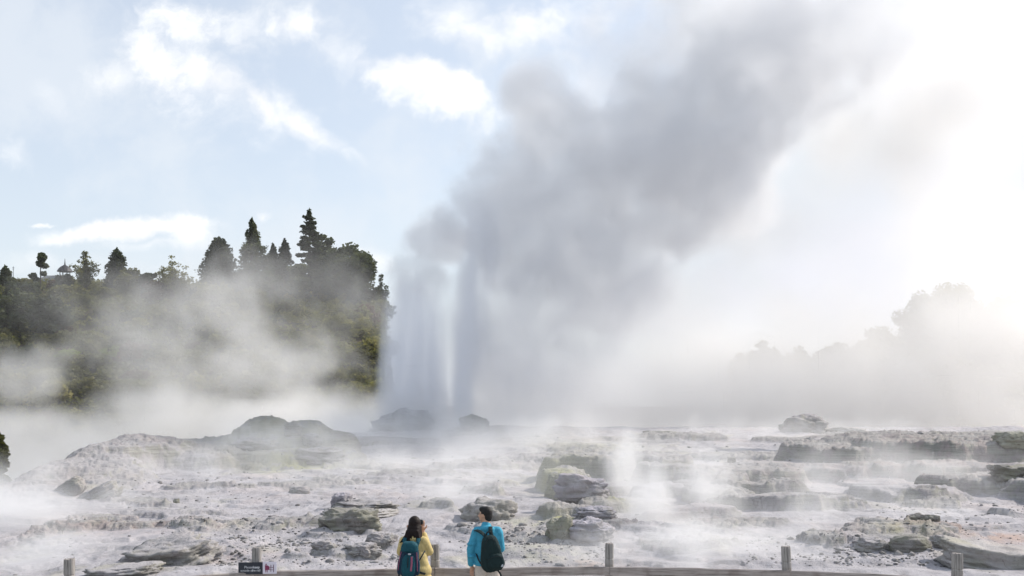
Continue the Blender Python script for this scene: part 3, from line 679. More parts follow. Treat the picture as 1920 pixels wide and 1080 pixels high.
def fence():
    e = empty('wooden_fence', (0, 15.3, 0), 'weathered low timber rail fence with round topped posts along the terrace edge', 'fence')
    P = [(-230, 13.2, .15), (129, 14.1, .15), (480, 15.2, .145), (816, 15.5, .14), (1142, 15.64, .135), (1479, 15.3, .135), (1794, 14.6, .15), (2130, 13.6, .15)]
    pts = []
    for i, (px, Y, w_) in enumerate(P):
        x = X_of(px, Y); r = w_/2; bm = bmesh.new(); n = 20; rnd = random.Random(i)
        prof = [(-.3, 1), (.0, 1), (.5, 1), (.885, .99), (.895, .90), (.905, .90), (.915, 1.0), (1.0, .985), (1.115, .97), (1.13, .90)]
        R = []
        for z, k in prof:
            R.append([bm.verts.new((r*k*(1+.02*math.sin(3*t_+i))*math.copysign(abs(math.cos(t_))**.72, math.cos(t_)), r*k*math.copysign(abs(math.sin(t_))**.72, math.sin(t_)), z+(.012*rnd.uniform(-1, 1) if z > 1.1 else 0))) for t_ in (2*math.pi*q/n for q in range(n))])
        for a, b in zip(R, R[1:]):
            for q in range(n): bm.faces.new((a[q], a[(q+1) % n], b[(q+1) % n], b[q]))
        bm.faces.new(R[-1])
        o = bm_obj('post', bm, M_post, e); o.location = (x, Y-15.3, 0); o.rotation_euler = (0, math.radians([0, .3, .5, -.3, .2, -2.6, .4, 0][i]), rnd.uniform(-.3, .3))
        pts.append(Vector((x, Y-15.3-r-.03, .715)))
    for i, (a, b) in enumerate(zip(pts, pts[1:])):
        L = (b-a).length-.012; bm = bmesh.new(); n = 36; R = []; rnd = random.Random(40+i)
        ph = rnd.random()*6
        for k in range(n+1):
            x = -L/2+L*k/n; w = .004*math.sin(x*3.1+ph)+.003*math.sin(x*7.7+ph); t_ = .024; h = .066
            R.append([bm.verts.new((x, yy, zz+w)) for yy, zz in ((-t_, -h+.008), (-t_+.008, -h), (t_, -h), (t_, h), (-t_+.012, h+.002), (-t_, h-.012))])
        for p, q in zip(R, R[1:]):
            for k in range(6): bm.faces.new((p[k], p[(k+1) % 6], q[(k+1) % 6], q[k]))
        bm.faces.new(R[0]); bm.faces.new(R[-1])
        o = bm_obj('rail', bm, M_rail, e); c = (a+b)/2; o.location = c; o.rotation_euler[2] = math.atan2(b.y-a.y, b.x-a.x)
    return pts
pts = fence()
M_sdark = simple('sign_charcoal', (.035, .04, .052), .4, .15, 8, .05); M_swhite = simple('sign_white', (.72, .68, .76), .45, .05, 8, .05)
M_sred = simple('sign_maroon', (.22, .045, .10), .5, .1, 8, 0); M_sgrey = simple('sign_post_ink', (.13, .06, .10), .5, .1, 8, 0); M_ink = simple('sign_letter', (.62, .63, .66), .5, .05, 8, 0)
def text_mesh(name, s, size, mat, parent, loc, bold=0.0):
    c = bpy.data.curves.new(name, 'FONT'); c.body = s; c.size = size; c.extrude = .0012; c.offset = bold; c.align_x = 'LEFT'
    tmp = bpy.data.objects.new('tmp_text', c); COL.objects.link(tmp); bpy.context.view_layer.update()
    me = bpy.data.meshes.new_from_object(tmp.evaluated_get(bpy.context.evaluated_depsgraph_get())); bpy.data.objects.remove(tmp)
    me.materials.clear(); me.materials.append(mat); o = bpy.data.objects.new(name, me); COL.objects.link(o); o.parent = parent
    o.rotation_euler = (math.radians(90), 0, 0); o.location = loc; return o
def sign():
    Y = 15.02; p = at(447, 1077, Y); k = Y/F
    e = empty('notice_sign', p, 'small dark and white notice fixed to the fence below a post', 'sign', rz=math.atan2(pts[3].y-pts[2].y, pts[3].x-pts[2].x)*.5)
    W, H_, W2 = 45*k, 22.5*k, 26*k
    bm = bmesh.new(); boxbm(bm, 0, W, -.006, .006, 0, H_, bev=.002); bm_obj('dark_panel', bm, M_sdark, e)
    bm = bmesh.new(); boxbm(bm, W+.002, W+W2, -.007, .005, .006, H_+.006, bev=.002); wp = bm_obj('white_panel', bm, M_swhite, e)
    text_mesh('lettering', 'Please', .052, M_ink, e, (.088, -.0065, H_*.50)); text_mesh('lettering', 'keep', .052, M_ink, e, (.218, -.0065, H_*.50), .0012)
    text_mesh('lettering', 'outside of', .046, M_ink, e, (.03, -.0065, H_*.24)); text_mesh('lettering', 'the rail', .046, M_ink, e, (.197, -.0065, H_*.24), .0006)
    # pictogram: a caped figure by a two-post fence
    bm = bmesh.new(); y0, y1 = -.0095, -.0072; X0 = W
    def poly(ps):
        a = [bm.verts.new((X0+x*W2, y0, .006+z*H_)) for x, z in ps]; b = [bm.verts.new((X0+x*W2, y1, .006+z*H_)) for x, z in ps]
        bm.faces.new(a); bm.faces.new(b[::-1])
        for i in range(len(a)): bm.faces.new((a[i], b[i], b[(i+1) % len(a)], a[(i+1) % len(a)]))
    poly([(.17, .30), (.48, .33), (.50, .45), (.46, .62), (.36, .70), (.17, .72)])
    poly([(.25+.045*math.cos(t_), .79+.06*math.sin(t_)) for t_ in np.linspace(0, 2*math.pi, 13)[:-1]])
    poly([(.21, .12), (.25, .12), (.26, .30), (.20, .30)]); poly([(.31, .12), (.345, .12), (.36, .31), (.30, .31)])
    poly([(.44, .60), (.58, .55), (.58, .52), (.44, .54)]); poly([(.44, .36), (.58, .36), (.58, .33), (.44, .32)])
    bm_obj('figure_symbol', bm, M_sred, e)
    bm = bmesh.new(); poly([(.57, .18), (.61, .18), (.61, .74), (.57, .74)]); poly([(.76, .14), (.805, .14), (.805, .76), (.76, .76)]); poly([(.61, .52), (.76, .51), (.76, .55), (.61, .56)]); poly([(.61, .32), (.76, .31), (.76, .345), (.61, .35)])
    bm_obj('fence_symbol', bm, M_sgrey, e)
sign()
# ---------------------------------------------------------------- white building with a cupola on the hill
def building():
    Y = 190; k = Y/F; p = at(92, 551, Y); e = empty('building', p, 'white building with grey roof and dark domed cupola among trees on the hill', 'building')
    Mw = simple('white_wall', (.50, .49, .47), .8, .05, 1); Mr = simple('grey_roof', (.16, .17, .18), .7, .1, 1); Md = simple('dark_dome', (.045, .045, .05), .5, .2, 1); Mg = simple('window_dark', (.03, .035, .04), .2, .1, 1)
    bm = bmesh.new(); boxbm(bm, -3.4, 3.4, 0, 6, -3, 2.2); wl = bm_obj('wall', bm, Mw, e)
    for x in (-2.2, 0, 2.2):
        bm = bmesh.new(); boxbm(bm, x-.5, x+.5, -.04, .0-.002, .1, 1.5); bm_obj('window', bm, Mg, e)
    bm = bmesh.new()
    v = [bm.verts.new(q) for q in ((-3.9, -.5, 2.203), (3.9, -.5, 2.203), (3.9, 6.5, 2.203), (-3.9, 6.5, 2.203), (-1.9, 3, 3.9), (2.1, 3, 3.9))]
    for f in ((0, 1, 5, 4), (1, 2, 5), (2, 3, 4, 5), (3, 0, 4), (3, 2, 1, 0)): bm.faces.new([v[i] for i in f])
    rf = bm_obj('roof', bm, Mr, e)
    c = bpy.data.objects.new('cupola', None); COL.objects.link(c); c.parent = e; c.location = (1.9, 2.5, 3.0)
    bm = bmesh.new(); bmesh.ops.create_cone(bm, cap_ends=True, segments=8, radius1=1.15, radius2=1.1, depth=.9); bmesh.ops.translate(bm, verts=bm.verts, vec=(0, 0, .2)); bm_obj('base', bm, Mr, c)
    for q in range(8):
        bm = bmesh.new(); a = q*math.pi/4; limb(bm, (math.cos(a)*.95, math.sin(a)*.95, .65), (math.cos(a)*.95, math.sin(a)*.95, 1.6), .08, .08, 8); bm_obj('column', bm, Mr, c)
    bm = bmesh.new(); R = []
    for z, r_ in ((1.55, 1.45), (1.7, 1.4), (2.1, 1.18), (2.5, .78), (2.75, .38), (2.9, .14), (3.5, .07), (4.1, .03)):
        R.append([bm.verts.new((r_*math.cos(t_), r_*math.sin(t_), z)) for t_ in (2*math.pi*q/16 for q in range(16))])
    for a, b in zip(R, R[1:]):
        for q in range(16): bm.faces.new((a[q], a[(q+1) % 16], b[(q+1) % 16], b[q]))
    bm.faces.new(R[0][::-1]); bm.faces.new(R[-1]); bm_obj('dome', bm, Md, c)
    m = empty('antenna_mast', at(25, 545, 188), 'thin mast standing above the trees left of the small pine', 'mast')
    bm = bmesh.new(); limb(bm, (0, 0, -2), (0, 0, 4.6), .07, .04, 6); bm_obj('pole', bm, Md, m)
    bm = bmesh.new(); limb(bm, (-.25, 0, 4.3), (.25, 0, 4.3), .04, .04, 4); limb(bm, (-.15, 0, 4.0), (.15, 0, 4.0), .03, .03, 4); bm_obj('crossbar', bm, Md, m)
building()
def path():
    m, t, out = new_mat('path_gravel'); co = t.n('ShaderNodeTexCoord').outputs['Object']
    surf(t, out, t.ramp(t.noise(co, 9, 6, .7), [(.3, (.22, .21, .20)), (.7, (.42, .40, .38))]), .9, t.noise(co, 60, 3), .5, .01)
    bm = bmesh.new(); n = 24
    A = [bm.verts.new((x, 3.0, .03)) for x in np.linspace(-14, 14, n)]; B = [bm.verts.new((x, 15.25-abs(x)*.11, .03)) for x in np.linspace(-14, 14, n)]
    for i in range(n-1): bm.faces.new((A[i], A[i+1], B[i+1], B[i]))
    tag(bm_obj('path', bm, m), kind='structure')
path()
# ---------------------------------------------------------------- people
def fuse(name, pieces, voxel, mat, parent=None, smooth=4, loc=None):
    """one continuous skin over tapered capsules and ellipsoids"""
    bm = bmesh.new()
    for pc in pieces:
        if pc[0] == 'e':
            _, c, r = pc[:3]; R = Matrix.Rotation(math.radians(pc[3]), 4, pc[4]) if len(pc) > 3 else Matrix()
            g = bmesh.ops.create_uvsphere(bm, u_segments=20, v_segments=14, radius=1)
            bmesh.ops.transform(bm, matrix=Matrix.Translation(c) @ R @ Matrix.Diagonal((*r, 1)), verts=g['verts'])
        else:
            _, a, b, ra, rb = pc[:5]; k = pc[5] if len(pc) > 5 else 1.0   # k squashes the section along world Y
            a, b = Vector(a), Vector(b); d = (b-a); L = max(d.length, 1e-5); n = 7
            for i in range(n):
                f = i/(n-1); r = ra+(rb-ra)*f; c = a+d*f
                g = bmesh.ops.create_uvsphere(bm, u_segments=12, v_segments=8, radius=1)
                bmesh.ops.transform(bm, matrix=Matrix.Translation(c) @ Matrix.Diagonal((r, r*k, r, 1)), verts=g['verts'])
            g = bmesh.ops.create_cone(bm, cap_ends=True, segments=12, radius1=ra, radius2=rb, depth=L)
            q = d.to_track_quat('Z', 'Y').to_matrix().to_4x4()
            bmesh.ops.transform(bm, matrix=Matrix.Translation((a+b)/2) @ Matrix.Diagonal((1, k, 1, 1)) @ q, verts=g['verts'])
    me = bpy.data.meshes.new(name); bm.to_mesh(me); bm.free(); tmp = bpy.data.objects.new('tmp_fuse', me); COL.objects.link(tmp)
    md = tmp.modifiers.new('r', 'REMESH'); md.mode = 'VOXEL'; md.voxel_size = voxel
    ms = tmp.modifiers.new('s', 'SMOOTH'); ms.factor = .6; ms.iterations = smooth
    bpy.context.view_layer.update(); out = bpy.data.meshes.new_from_object(tmp.evaluated_get(bpy.context.evaluated_depsgraph_get())); bpy.data.objects.remove(tmp)
    out.name = name; out.materials.clear(); out.materials.append(mat); out.shade_smooth()
    o = bpy.data.objects.new(name, out); COL.objects.link(o)
    if parent: o.parent = parent
    return o
def band(name, pts_, w_, th, mat, parent, nrm=None):
    """flat strap through points"""
    bm = bmesh.new(); P = [Vector(p) for p in pts_]; R = []
    # smooth the polyline
    Q = []
    for i in range(len(P)-1):
        p0 = P[max(i-1, 0)]; p1, p2 = P[i], P[i+1]; p3 = P[min(i+2, len(P)-1)]
        for s in range(6):
            t_ = s/6; Q.append(.5*((2*p1)+(p2-p0)*t_+(2*p0-5*p1+4*p2-p3)*t_*t_+(3*p1-p0-3*p2+p3)*t_**3))
    Q.append(P[-1])
    for i, p in enumerate(Q):
        d = (Q[min(i+1, len(Q)-1)]-Q[max(i-1, 0)]).normalized(); n = nrm(p) if nrm else Vector((0, -1, 0)); n = (n-d*n.dot(d)).normalized(); s = d.cross(n)
        R.append([bm.verts.new(p+s*a*w_/2+n*b*th/2) for a, b in ((-1, -.6), (-.8, -1), (.8, -1), (1, -.6), (1, .6), (.8, 1), (-.8, 1), (-1, .6))])
    for a, b in zip(R, R[1:]):
        for k in range(8): bm.faces.new((a[k], a[(k+1) % 8], b[(k+1) % 8], b[k]))
    bm.faces.new(R[0]); bm.faces.new(R[-1])
    return bm_obj(name, bm, mat, parent, True)
def superbox(name, c, r, e, mat, parent, taper=0.0, rough=0.0, seed=0, lean=0.0):
    bm = bmesh.new(); bmesh.ops.create_icosphere(bm, subdivisions=4, radius=1)
    for v in bm.verts:
        d = v.co.normalized(); k = (abs(d.x)**e+abs(d.y)**e+abs(d.z)**e)**(-1/e); q = d*k; q.x *= 1-taper*q.z; q.y *= 1-taper*.5*q.z
        q *= 1+rough*mnoise.fractal(q*2.0+Vector((seed, 0, seed)), .8, 2, 3)
        v.co = Vector((q.x*r[0]+lean*q.z, q.y*r[1], q.z*r[2]))+Vector(c)
    return bm_obj(name, bm, mat, parent, True)
def cloth(name, col, scale=14, bstr=.6, bd=.02):
    m, t, out = new_mat(name); co = t.n('ShaderNodeTexCoord').outputs['Object']
    f = t.noise(t.vscale(co, (1, 1, .55)), scale, 5, .55, 1.2); c = t.ramp(f, [(.3, tuple(x*.82 for x in col)), (.7, tuple(min(1, x*1.12) for x in col))])
    surf(t, out, c, .75, f, bstr, bd, .2); return m
M_skin = simple('skin', (.50, .30, .21), .55, .06, 10, .1); M_hair = simple('dark_hair', (.016, .010, .009), .6, .4, 40, .6, .01, .2); M_hairm = simple('black_hair', (.014, .012, .012), .6, .4, 60, .6, .01)
M_yellow = cloth('yellow_jacket', (.58, .46, .21)); M_blue = cloth('blue_jacket', (.06, .33, .48)); M_cream = cloth('cream_trousers', (.58, .52, .46)); M_navytr = cloth('yellow_skirt', (.56, .45, .21))
M_teal = cloth('teal_pack', (.012, .075, .10), 20); M_navy = cloth('navy_pack', (.016, .04, .07), 20); M_pink = simple('pink_trim', (.30, .09, .15), .6); M_buckle = simple('buckle_grey', (.42, .46, .50), .4)
M_green2 = cloth('dark_green_pack', (.012, .028, .030), 20); M_black = simple('black_strap', (.012, .02, .024), .6); M_glass = simple('spectacle_frame', (.10, .09, .08), .3)
def hand(p, d, side, curl=.5):
    """palm, four fingers and a thumb as capsules; d = pointing direction"""
    p = Vector(p); d = Vector(d).normalized(); s = d.cross(Vector((0, 1, 0))).normalized()*side; n = d.cross(s).normalized()
    out = [('e', p+d*.045, (.032, .032, .032)), ('c', p, p+d*.05, .024, .034, .7)]
    for i, L in enumerate((.072, .08, .074, .058)):
        o = p+d*.08+s*(.027-.018*i); k = o+d*L*.5+n*curl*.01; out += [('c', o, k, .0095, .009), ('c', k, k+(d*(1-curl*.6)+n*curl).normalized()*L*.5, .009, .0075)]
    t0 = p+d*.025+s*.03; out += [('c', t0, t0+(d*.7+s*.7).normalized()*.04, .012, .011), ('c', t0+(d*.7+s*.7).normalized()*.04, t0+(d*.7+s*.7).normalized()*.04+(d+n*curl).normalized()*.03, .011, .009)]
    return out
def head(c, yaw, h=.232):
    """c: centre of the head; yaw: where the face points (0 = +Y, left positive)"""
    R = Matrix.Rotation(yaw, 4, 'Z'); c = Vector(c)
    def w(x, y, z): return c+(R @ Vector((x, y, z)))
    return [('e', w(0, -.012, .015), (.076, .095, .100), math.degrees(yaw), 'Z'), ('c', w(0, .035, -.05), w(0, .055, -.085), .055, .030), ('e', w(0, .03, -.02), (.066, .068, .085), math.degrees(yaw), 'Z'),
            ('c', w(0, .096, .012), w(0, .115, -.022), .008, .015), ('e', w(0, .088, -.052), (.024, .014, .010), math.degrees(yaw), 'Z'),
            ('e', w(.076, -.005, -.005), (.010, .020, .032), math.degrees(yaw), 'Z'), ('e', w(-.076, -.005, -.005), (.010, .020, .032), math.degrees(yaw), 'Z'),
            ('e', w(.03, .083, .02), (.014, .010, .009), math.degrees(yaw), 'Z'), ('e', w(-.03, .083, .02), (.014, .010, .009), math.degrees(yaw), 'Z')]
def man():
    Y = 14.9; x0 = X_of(914, Y); k = Y/F
    e = empty('person', (x0, Y, 0.03), 'man in a bright blue jacket and cream trousers seen from behind, head turned left', 'person')
    hc = Vector((-.035, .04, 1.625)); yaw = math.radians(62)
    body = head(hc, yaw)+[('c', (0, .0, 1.40), (-.02, .03, 1.56), .062, .056), ('e', (0, 0, 1.25), (.17, .10, .2)), ('e', (0, 0, 1.0), (.15, .10, .16)),
        ('c', (.09, 0, .9), (.10, .02, .5), .085, .06), ('c', (.10, .02, .5), (.11, -.02, .09), .055, .042), ('c', (-.09, 0, .9), (-.11, .0, .5), .085, .06), ('c', (-.11, 0, .5), (-.12, -.03, .09), .055, .042),
        ('c', (.11, -.05, .045), (.12, .14, .03), .045, .034), ('c', (-.12, -.06, .045), (-.14, .13, .03), .045, .034),
        ('c', (-.17, 0, 1.37), (-.23, -.01, 1.10), .05, .04), ('c', (-.23, -.01, 1.10), (-.235, .05, .88), .038, .026), ('c', (.165, 0, 1.37), (.20, .06, 1.12), .05, .04), ('c', (.20, .06, 1.12), (.12, .27, 1.08), .038, .026)]
    body += hand((-.235, .055, .86), (0, .1, -1), 1)+hand((.12, .28, 1.08), (-.9, .4, 0), 1)
    fuse('body', body, .009, M_skin, e, 3)
    jk = [('e', (.0, 0, 1.30), (.205, .125, .17)), ('e', (0, 0, 1.12), (.195, .135, .22)), ('e', (0, 0, .97), (.205, .145, .12)), ('c', (-.15, 0, 1.385), (.15, 0, 1.385), .075, .075), ('c', (-.02, .0, 1.42), (-.02, .01, 1.47), .088, .075),
          ('e', (0, -.07, 1.43), (.10, .055, .05)), ('c', (-.165, 0, 1.36), (-.245, -.02, 1.12), .078, .068), ('c', (-.245, -.02, 1.12), (-.25, .03, .90), .067, .050), ('e', (-.235, -.03, 1.02), (.07, .07, .03)), ('e', (-.225, -.02, 1.2), (.085, .08, .03)),
          ('c', (.16, 0, 1.36), (.20, .06, 1.12), .076, .064), ('c', (.20, .06, 1.12), (.13, .24, 1.09), .062, .048), ('e', (0, 0, .895), (.205, .145, .04))]
    fuse('jacket', jk, .009, M_blue, e, 5)
    tr = [('e', (0, 0, .88), (.175, .125, .11)), ('c', (.085, 0, .84), (.10, .02, .5), .105, .082), ('c', (.10, .02, .5), (.11, -.02, .10), .08, .072), ('c', (-.085, 0, .84), (-.105, 0, .5), .105, .082), ('c', (-.105, 0, .5), (-.12, -.03, .10), .08, .072)]
    fuse('trousers', tr, .011, M_cream, e, 4)
    R = Matrix.Rotation(yaw, 4, 'Z')
    def w(x, y, z): return hc+(R @ Vector((x, y, z)))
    hr = [('e', w(0, -.024, .036), (.083, .094, .098), math.degrees(yaw), 'Z'), ('e', w(0, -.055, -.015), (.074, .060, .085), math.degrees(yaw), 'Z'), ('e', w(0, .03, .085), (.066, .068, .045), math.degrees(yaw), 'Z')]
    fuse('hair', hr, .008, M_hairm, e, 2)
    bm = bmesh.new()
    for s in (-1, 1):
        c0 = w(s*.032, .108, .018); u = (R @ Vector((1, 0, 0))); z_ = Vector((0, 0, 1)); n = 12
        for i in range(n): limb(bm, c0+u*.024*math.cos(2*math.pi*i/n)+z_*.019*math.sin(2*math.pi*i/n), c0+u*.024*math.cos(2*math.pi*(i+1)/n)+z_*.019*math.sin(2*math.pi*(i+1)/n), .0025, .0025, 4)
        limb(bm, w(s*.058, .104, .02), w(s*.082, 0, .02), .0025, .0025, 4)
    limb(bm, w(-.01, .112, .02), w(.01, .112, .02), .0025, .0025, 4); bm_obj('spectacles', bm, M_glass, e)
    sh = [('c', (.11, -.07, .035), (.12, .16, .03), .055, .045, 1)]; fuse('shoe', sh, .01, M_black, e)
    fuse('shoe', [('c', (-.12, -.08, .035), (-.14, .15, .03), .055, .045, 1)], .01, M_black, e)
    # backpack
    b = empty('backpack', (x0+.06, Y-.24, 1.12), 'dark green backpack worn by the man in blue', 'backpack'); b.rotation_euler = (0, math.radians(-7), math.radians(8))
    superbox('bag_body', (0, 0, 0), (.155, .095, .27), 3.2, M_green2, b, .24, .05, 1)
    superbox('front_pocket', (.045, -.085, -.11), (.125, .055, .115), 3.0, M_green2, b, .10, .06, 2)
    band('zipper', [(-.095, -.08, .02), (-.08, -.088, .15), (0, -.075, .235), (.09, -.075, .15), (.11, -.07, .02)], .009, .006, M_black, b)
    band('zipper', [(-.06, -.137, -.06), (.045, -.148, -.03), (.15, -.125, -.06)], .008, .005, M_black, b)
    superbox('patch', (.125, -.128, -.18), (.018, .006, .018), 5, M_buckle, b)
    band('handle', [(-.03, .03, .265), (-.02, .02, .31), (.03, .02, .31), (.04, .03, .265)], .02, .008, M_black, b)
    up = lambda p: Vector((0, -.6, 1))
    band('shoulder_strap', [(-.04, .02, .25), (-.11, .05, .325), (-.165, .14, .35), (-.17, .29, .30), (-.17, .36, .16)], .058, .014, M_green2, b, up)
    band('shoulder_strap', [(.04, .02, .25), (.035, .05, .33), (.055, .14, .37), (.075, .29, .31), (.08, .36, .16)], .058, .014, M_green2, b, up)
    band('webbing', [(-.14, .02, -.18), (-.185, .10, -.09), (-.20, .22, .0)], .022, .006, M_black, b); band('webbing', [(.06, .0, -.25), (.09, -.02, -.30), (.105, -.02, -.35)], .028, .006, M_black, b)
def woman():
    Y = 14.9; x0 = X_of(776, Y)
    e = empty('person', (x0, Y, .03), 'long haired woman in a yellow jacket seen from behind, hands raised to her face', 'person')
    hc = Vector((.015, .03, 1.48)); yaw = math.radians(-14)
    body = head(hc, yaw)+[('c', (0, .0, 1.27), (0, .03, 1.42), .052, .048), ('e', (0, 0, 1.13), (.145, .09, .18)), ('e', (0, 0, .9), (.15, .10, .15)),
        ('c', (.08, 0, .8), (.08, .02, .45), .08, .052), ('c', (.08, .02, .45), (.08, -.02, .08), .05, .036), ('c', (-.08, 0, .8), (-.08, .02, .45), .08, .052), ('c', (-.08, .02, .45), (-.08, -.02, .08), .05, .036),
        ('c', (.08, -.04, .04), (.09, .14, .028), .04, .03), ('c', (-.08, -.04, .04), (-.09, .14, .028), .04, .03),
        ('c', (.15, 0, 1.24), (.215, .06, 1.06), .043, .036), ('c', (.215, .06, 1.06), (.125, .19, 1.36), .034, .024), ('c', (-.15, 0, 1.24), (-.20, .08, 1.05), .043, .036), ('c', (-.20, .08, 1.05), (-.08, .21, 1.36), .034, .024)]
    body += hand((.122, .195, 1.37), (-.08, .02, 1), -1, .5)+hand((-.075, .215, 1.37), (.15, .02, 1), 1, .5)
    fuse('body', body, .009, M_skin, e, 3)
    jk = [('e', (0, 0, 1.15), (.175, .115, .16)), ('e', (.02, 0, .98), (.19, .13, .2)), ('e', (.035, 0, .80), (.235, .165, .16)), ('c', (-.125, 0, 1.25), (.125, 0, 1.25), .068, .068), ('c', (0, 0, 1.27), (0, .01, 1.335), .080, .070), ('e', (0, -.065, 1.29), (.085, .045, .05)),
          ('c', (.15, 0, 1.24), (.225, .055, 1.075), .072, .066), ('c', (.225, .055, 1.075), (.14, .17, 1.31), .064, .046), ('c', (-.15, 0, 1.24), (-.205, .07, 1.065), .072, .064), ('c', (-.205, .07, 1.065), (-.10, .19, 1.31), .062, .046), ('e', (.13, -.02, .86), (.10, .10, .17)), ('e', (.04, 0, .70), (.24, .17, .06))]
    fuse('jacket', jk, .009, M_yellow, e, 5)
    sk = [('e', (.02, 0, .72), (.215, .15, .12)), ('c', (.09, 0, .68), (.09, .02, .12), .10, .075), ('c', (-.07, 0, .68), (-.08, .02, .12), .10, .075)]
    fuse('trousers', sk, .012, M_navytr, e, 4)
    R = Matrix.Rotation(yaw, 4, 'Z')
    def w(x, y, z): return hc+(R @ Vector((x, y, z)))
    rr = random.Random(3)
    hr = [('e', w(0, -.022, .032), (.092, .098, .105), math.degrees(yaw), 'Z'), ('e', w(0, -.05, -.04), (.098, .07, .11), math.degrees(yaw), 'Z'), ('c', w(-.04, -.065, -.05), (-.085, -.075, 1.27), .06, .045), ('c', w(.04, -.065, -.05), (.075, -.075, 1.27), .06, .040),
          ('c', w(.07, .0, -.03), (.105, -.02, 1.30), .035, .025), ('c', w(-.07, .0, -.03), (-.125, -.03, 1.25), .04, .03), ('c', (-.11, -.06, 1.31), (-.185, -.06, 1.235), .035, .014), ('c', (-.125, -.05, 1.27), (-.155, -.04, 1.12), .035, .02), ('c', (-.17, -.06, 1.25), (-.205, -.06, 1.225), .014, .006)]
    for i in range(9):
        x = -.13+.027*i; hr.append(('c', (x*.7, -.10, 1.40), (x*1.05+rr.uniform(-.01, .01), -.105, 1.26+rr.uniform(-.03, .02)+(.05 if -.05 < x < .06 else 0)), .020, .009))
    fuse('hair', hr, .007, M_hair, e, 1)
    fuse('shoe', [('c', (.08, -.05, .03), (.09, .15, .028), .048, .04, 1)], .01, M_black, e); fuse('shoe', [('c', (-.08, -.05, .03), (-.09, .15, .028), .048, .04, 1)], .01, M_black, e)
    # the camera she holds to her eyes
    c = empty('camera', (x0+.035, Y+.19, 1.53), 'small black camera held up to the woman\'s face', 'camera')
    superbox('camera_body', (.015, 0, 0), (.07, .028, .04), 5, M_black, c)
    bm = bmesh.new(); limb(bm, (0, .02, 0), (0, .085, 0), .030, .033, 20); bm_obj('lens', bm, M_black, c, True)
    superbox('viewfinder', (.0, -.01, .052), (.025, .022, .014), 4, M_black, c)
    b = empty('backpack', (x0-.045, Y-.235, 1.05), 'teal and navy hiking backpack worn by the woman in yellow', 'backpack'); b.rotation_euler = (0, math.radians(3), 0)
    superbox('bag_body', (0, 0, -.05), (.145, .09, .245), 3.0, M_navy, b, .02, .06, 3)
    superbox('top_lid', (.0, -.01, .165), (.125, .10, .085), 3.0, M_teal, b, .12, .07, 4)
    superbox('front_pocket', (.0, -.07, -.10), (.10, .05, .17), 3.0, M_teal, b, .05, .05, 5)
    superbox('side_pocket', (-.135, .0, -.13), (.035, .06, .12), 2.6, M_navy, b, .05, .05, 6); superbox('side_pocket', (.13, .0, -.13), (.035, .06, .12), 2.6, M_navy, b, .05, .05, 7)
    band('trim', [(-.115, -.08, .10), (-.135, -.075, -.02), (-.15, -.06, -.18)], .010, .006, M_pink, b); band('trim', [(.112, -.08, .10), (.125, -.075, -.02), (.135, -.06, -.18)], .010, .006, M_pink, b)
    band('daisy_chain', [(.045, -.115, .04), (.05, -.124, -.06), (.045, -.122, -.17)], .026, .008, M_pink, b); band('daisy_chain', [(-.005, -.117, .03), (-.005, -.126, -.05), (-.005, -.124, -.12)], .012, .006, M_black, b)
    superbox('buckle', (.012, -.115, .075), (.022, .010, .012), 4, M_buckle, b); band('buckle_strap', [(-.085, -.10, .11), (-.04, -.11, .085), (.012, -.118, .075), (.06, -.11, .085), (.10, -.095, .11)], .012, .005, M_navy, b)
    up = lambda p: Vector((0, -.6, 1))
    band('shoulder_strap', [(.09, .02, .16), (.11, .06, .235), (.115, .14, .275), (.125, .27, .21), (.13, .34, .06)], .055, .016, M_teal, b, up)
    band('shoulder_strap', [(-.07, .02, .16), (-.09, .06, .235), (-.09, .14, .275), (-.09, .27, .21), (-.09, .34, .06)], .055, .016, M_teal, b, up)
    band('webbing', [(.14, .02, -.05), (.19, .08, .05), (.215, .14, .10)], .02, .006, M_black, b); band('hip_belt', [(.12, .03, -.20), (.19, .03, -.215), (.24, .10, -.24)], .035, .008, M_black, b)
    band('webbing', [(-.13, .0, -.20), (-.14, -.01, -.30), (-.145, .0, -.42)], .026, .006, M_black, b); band('webbing', [(.01, -.06, -.27), (.012, -.07, -.34), (.012, -.06, -.42)], .022, .006, M_black, b)
man(); woman()
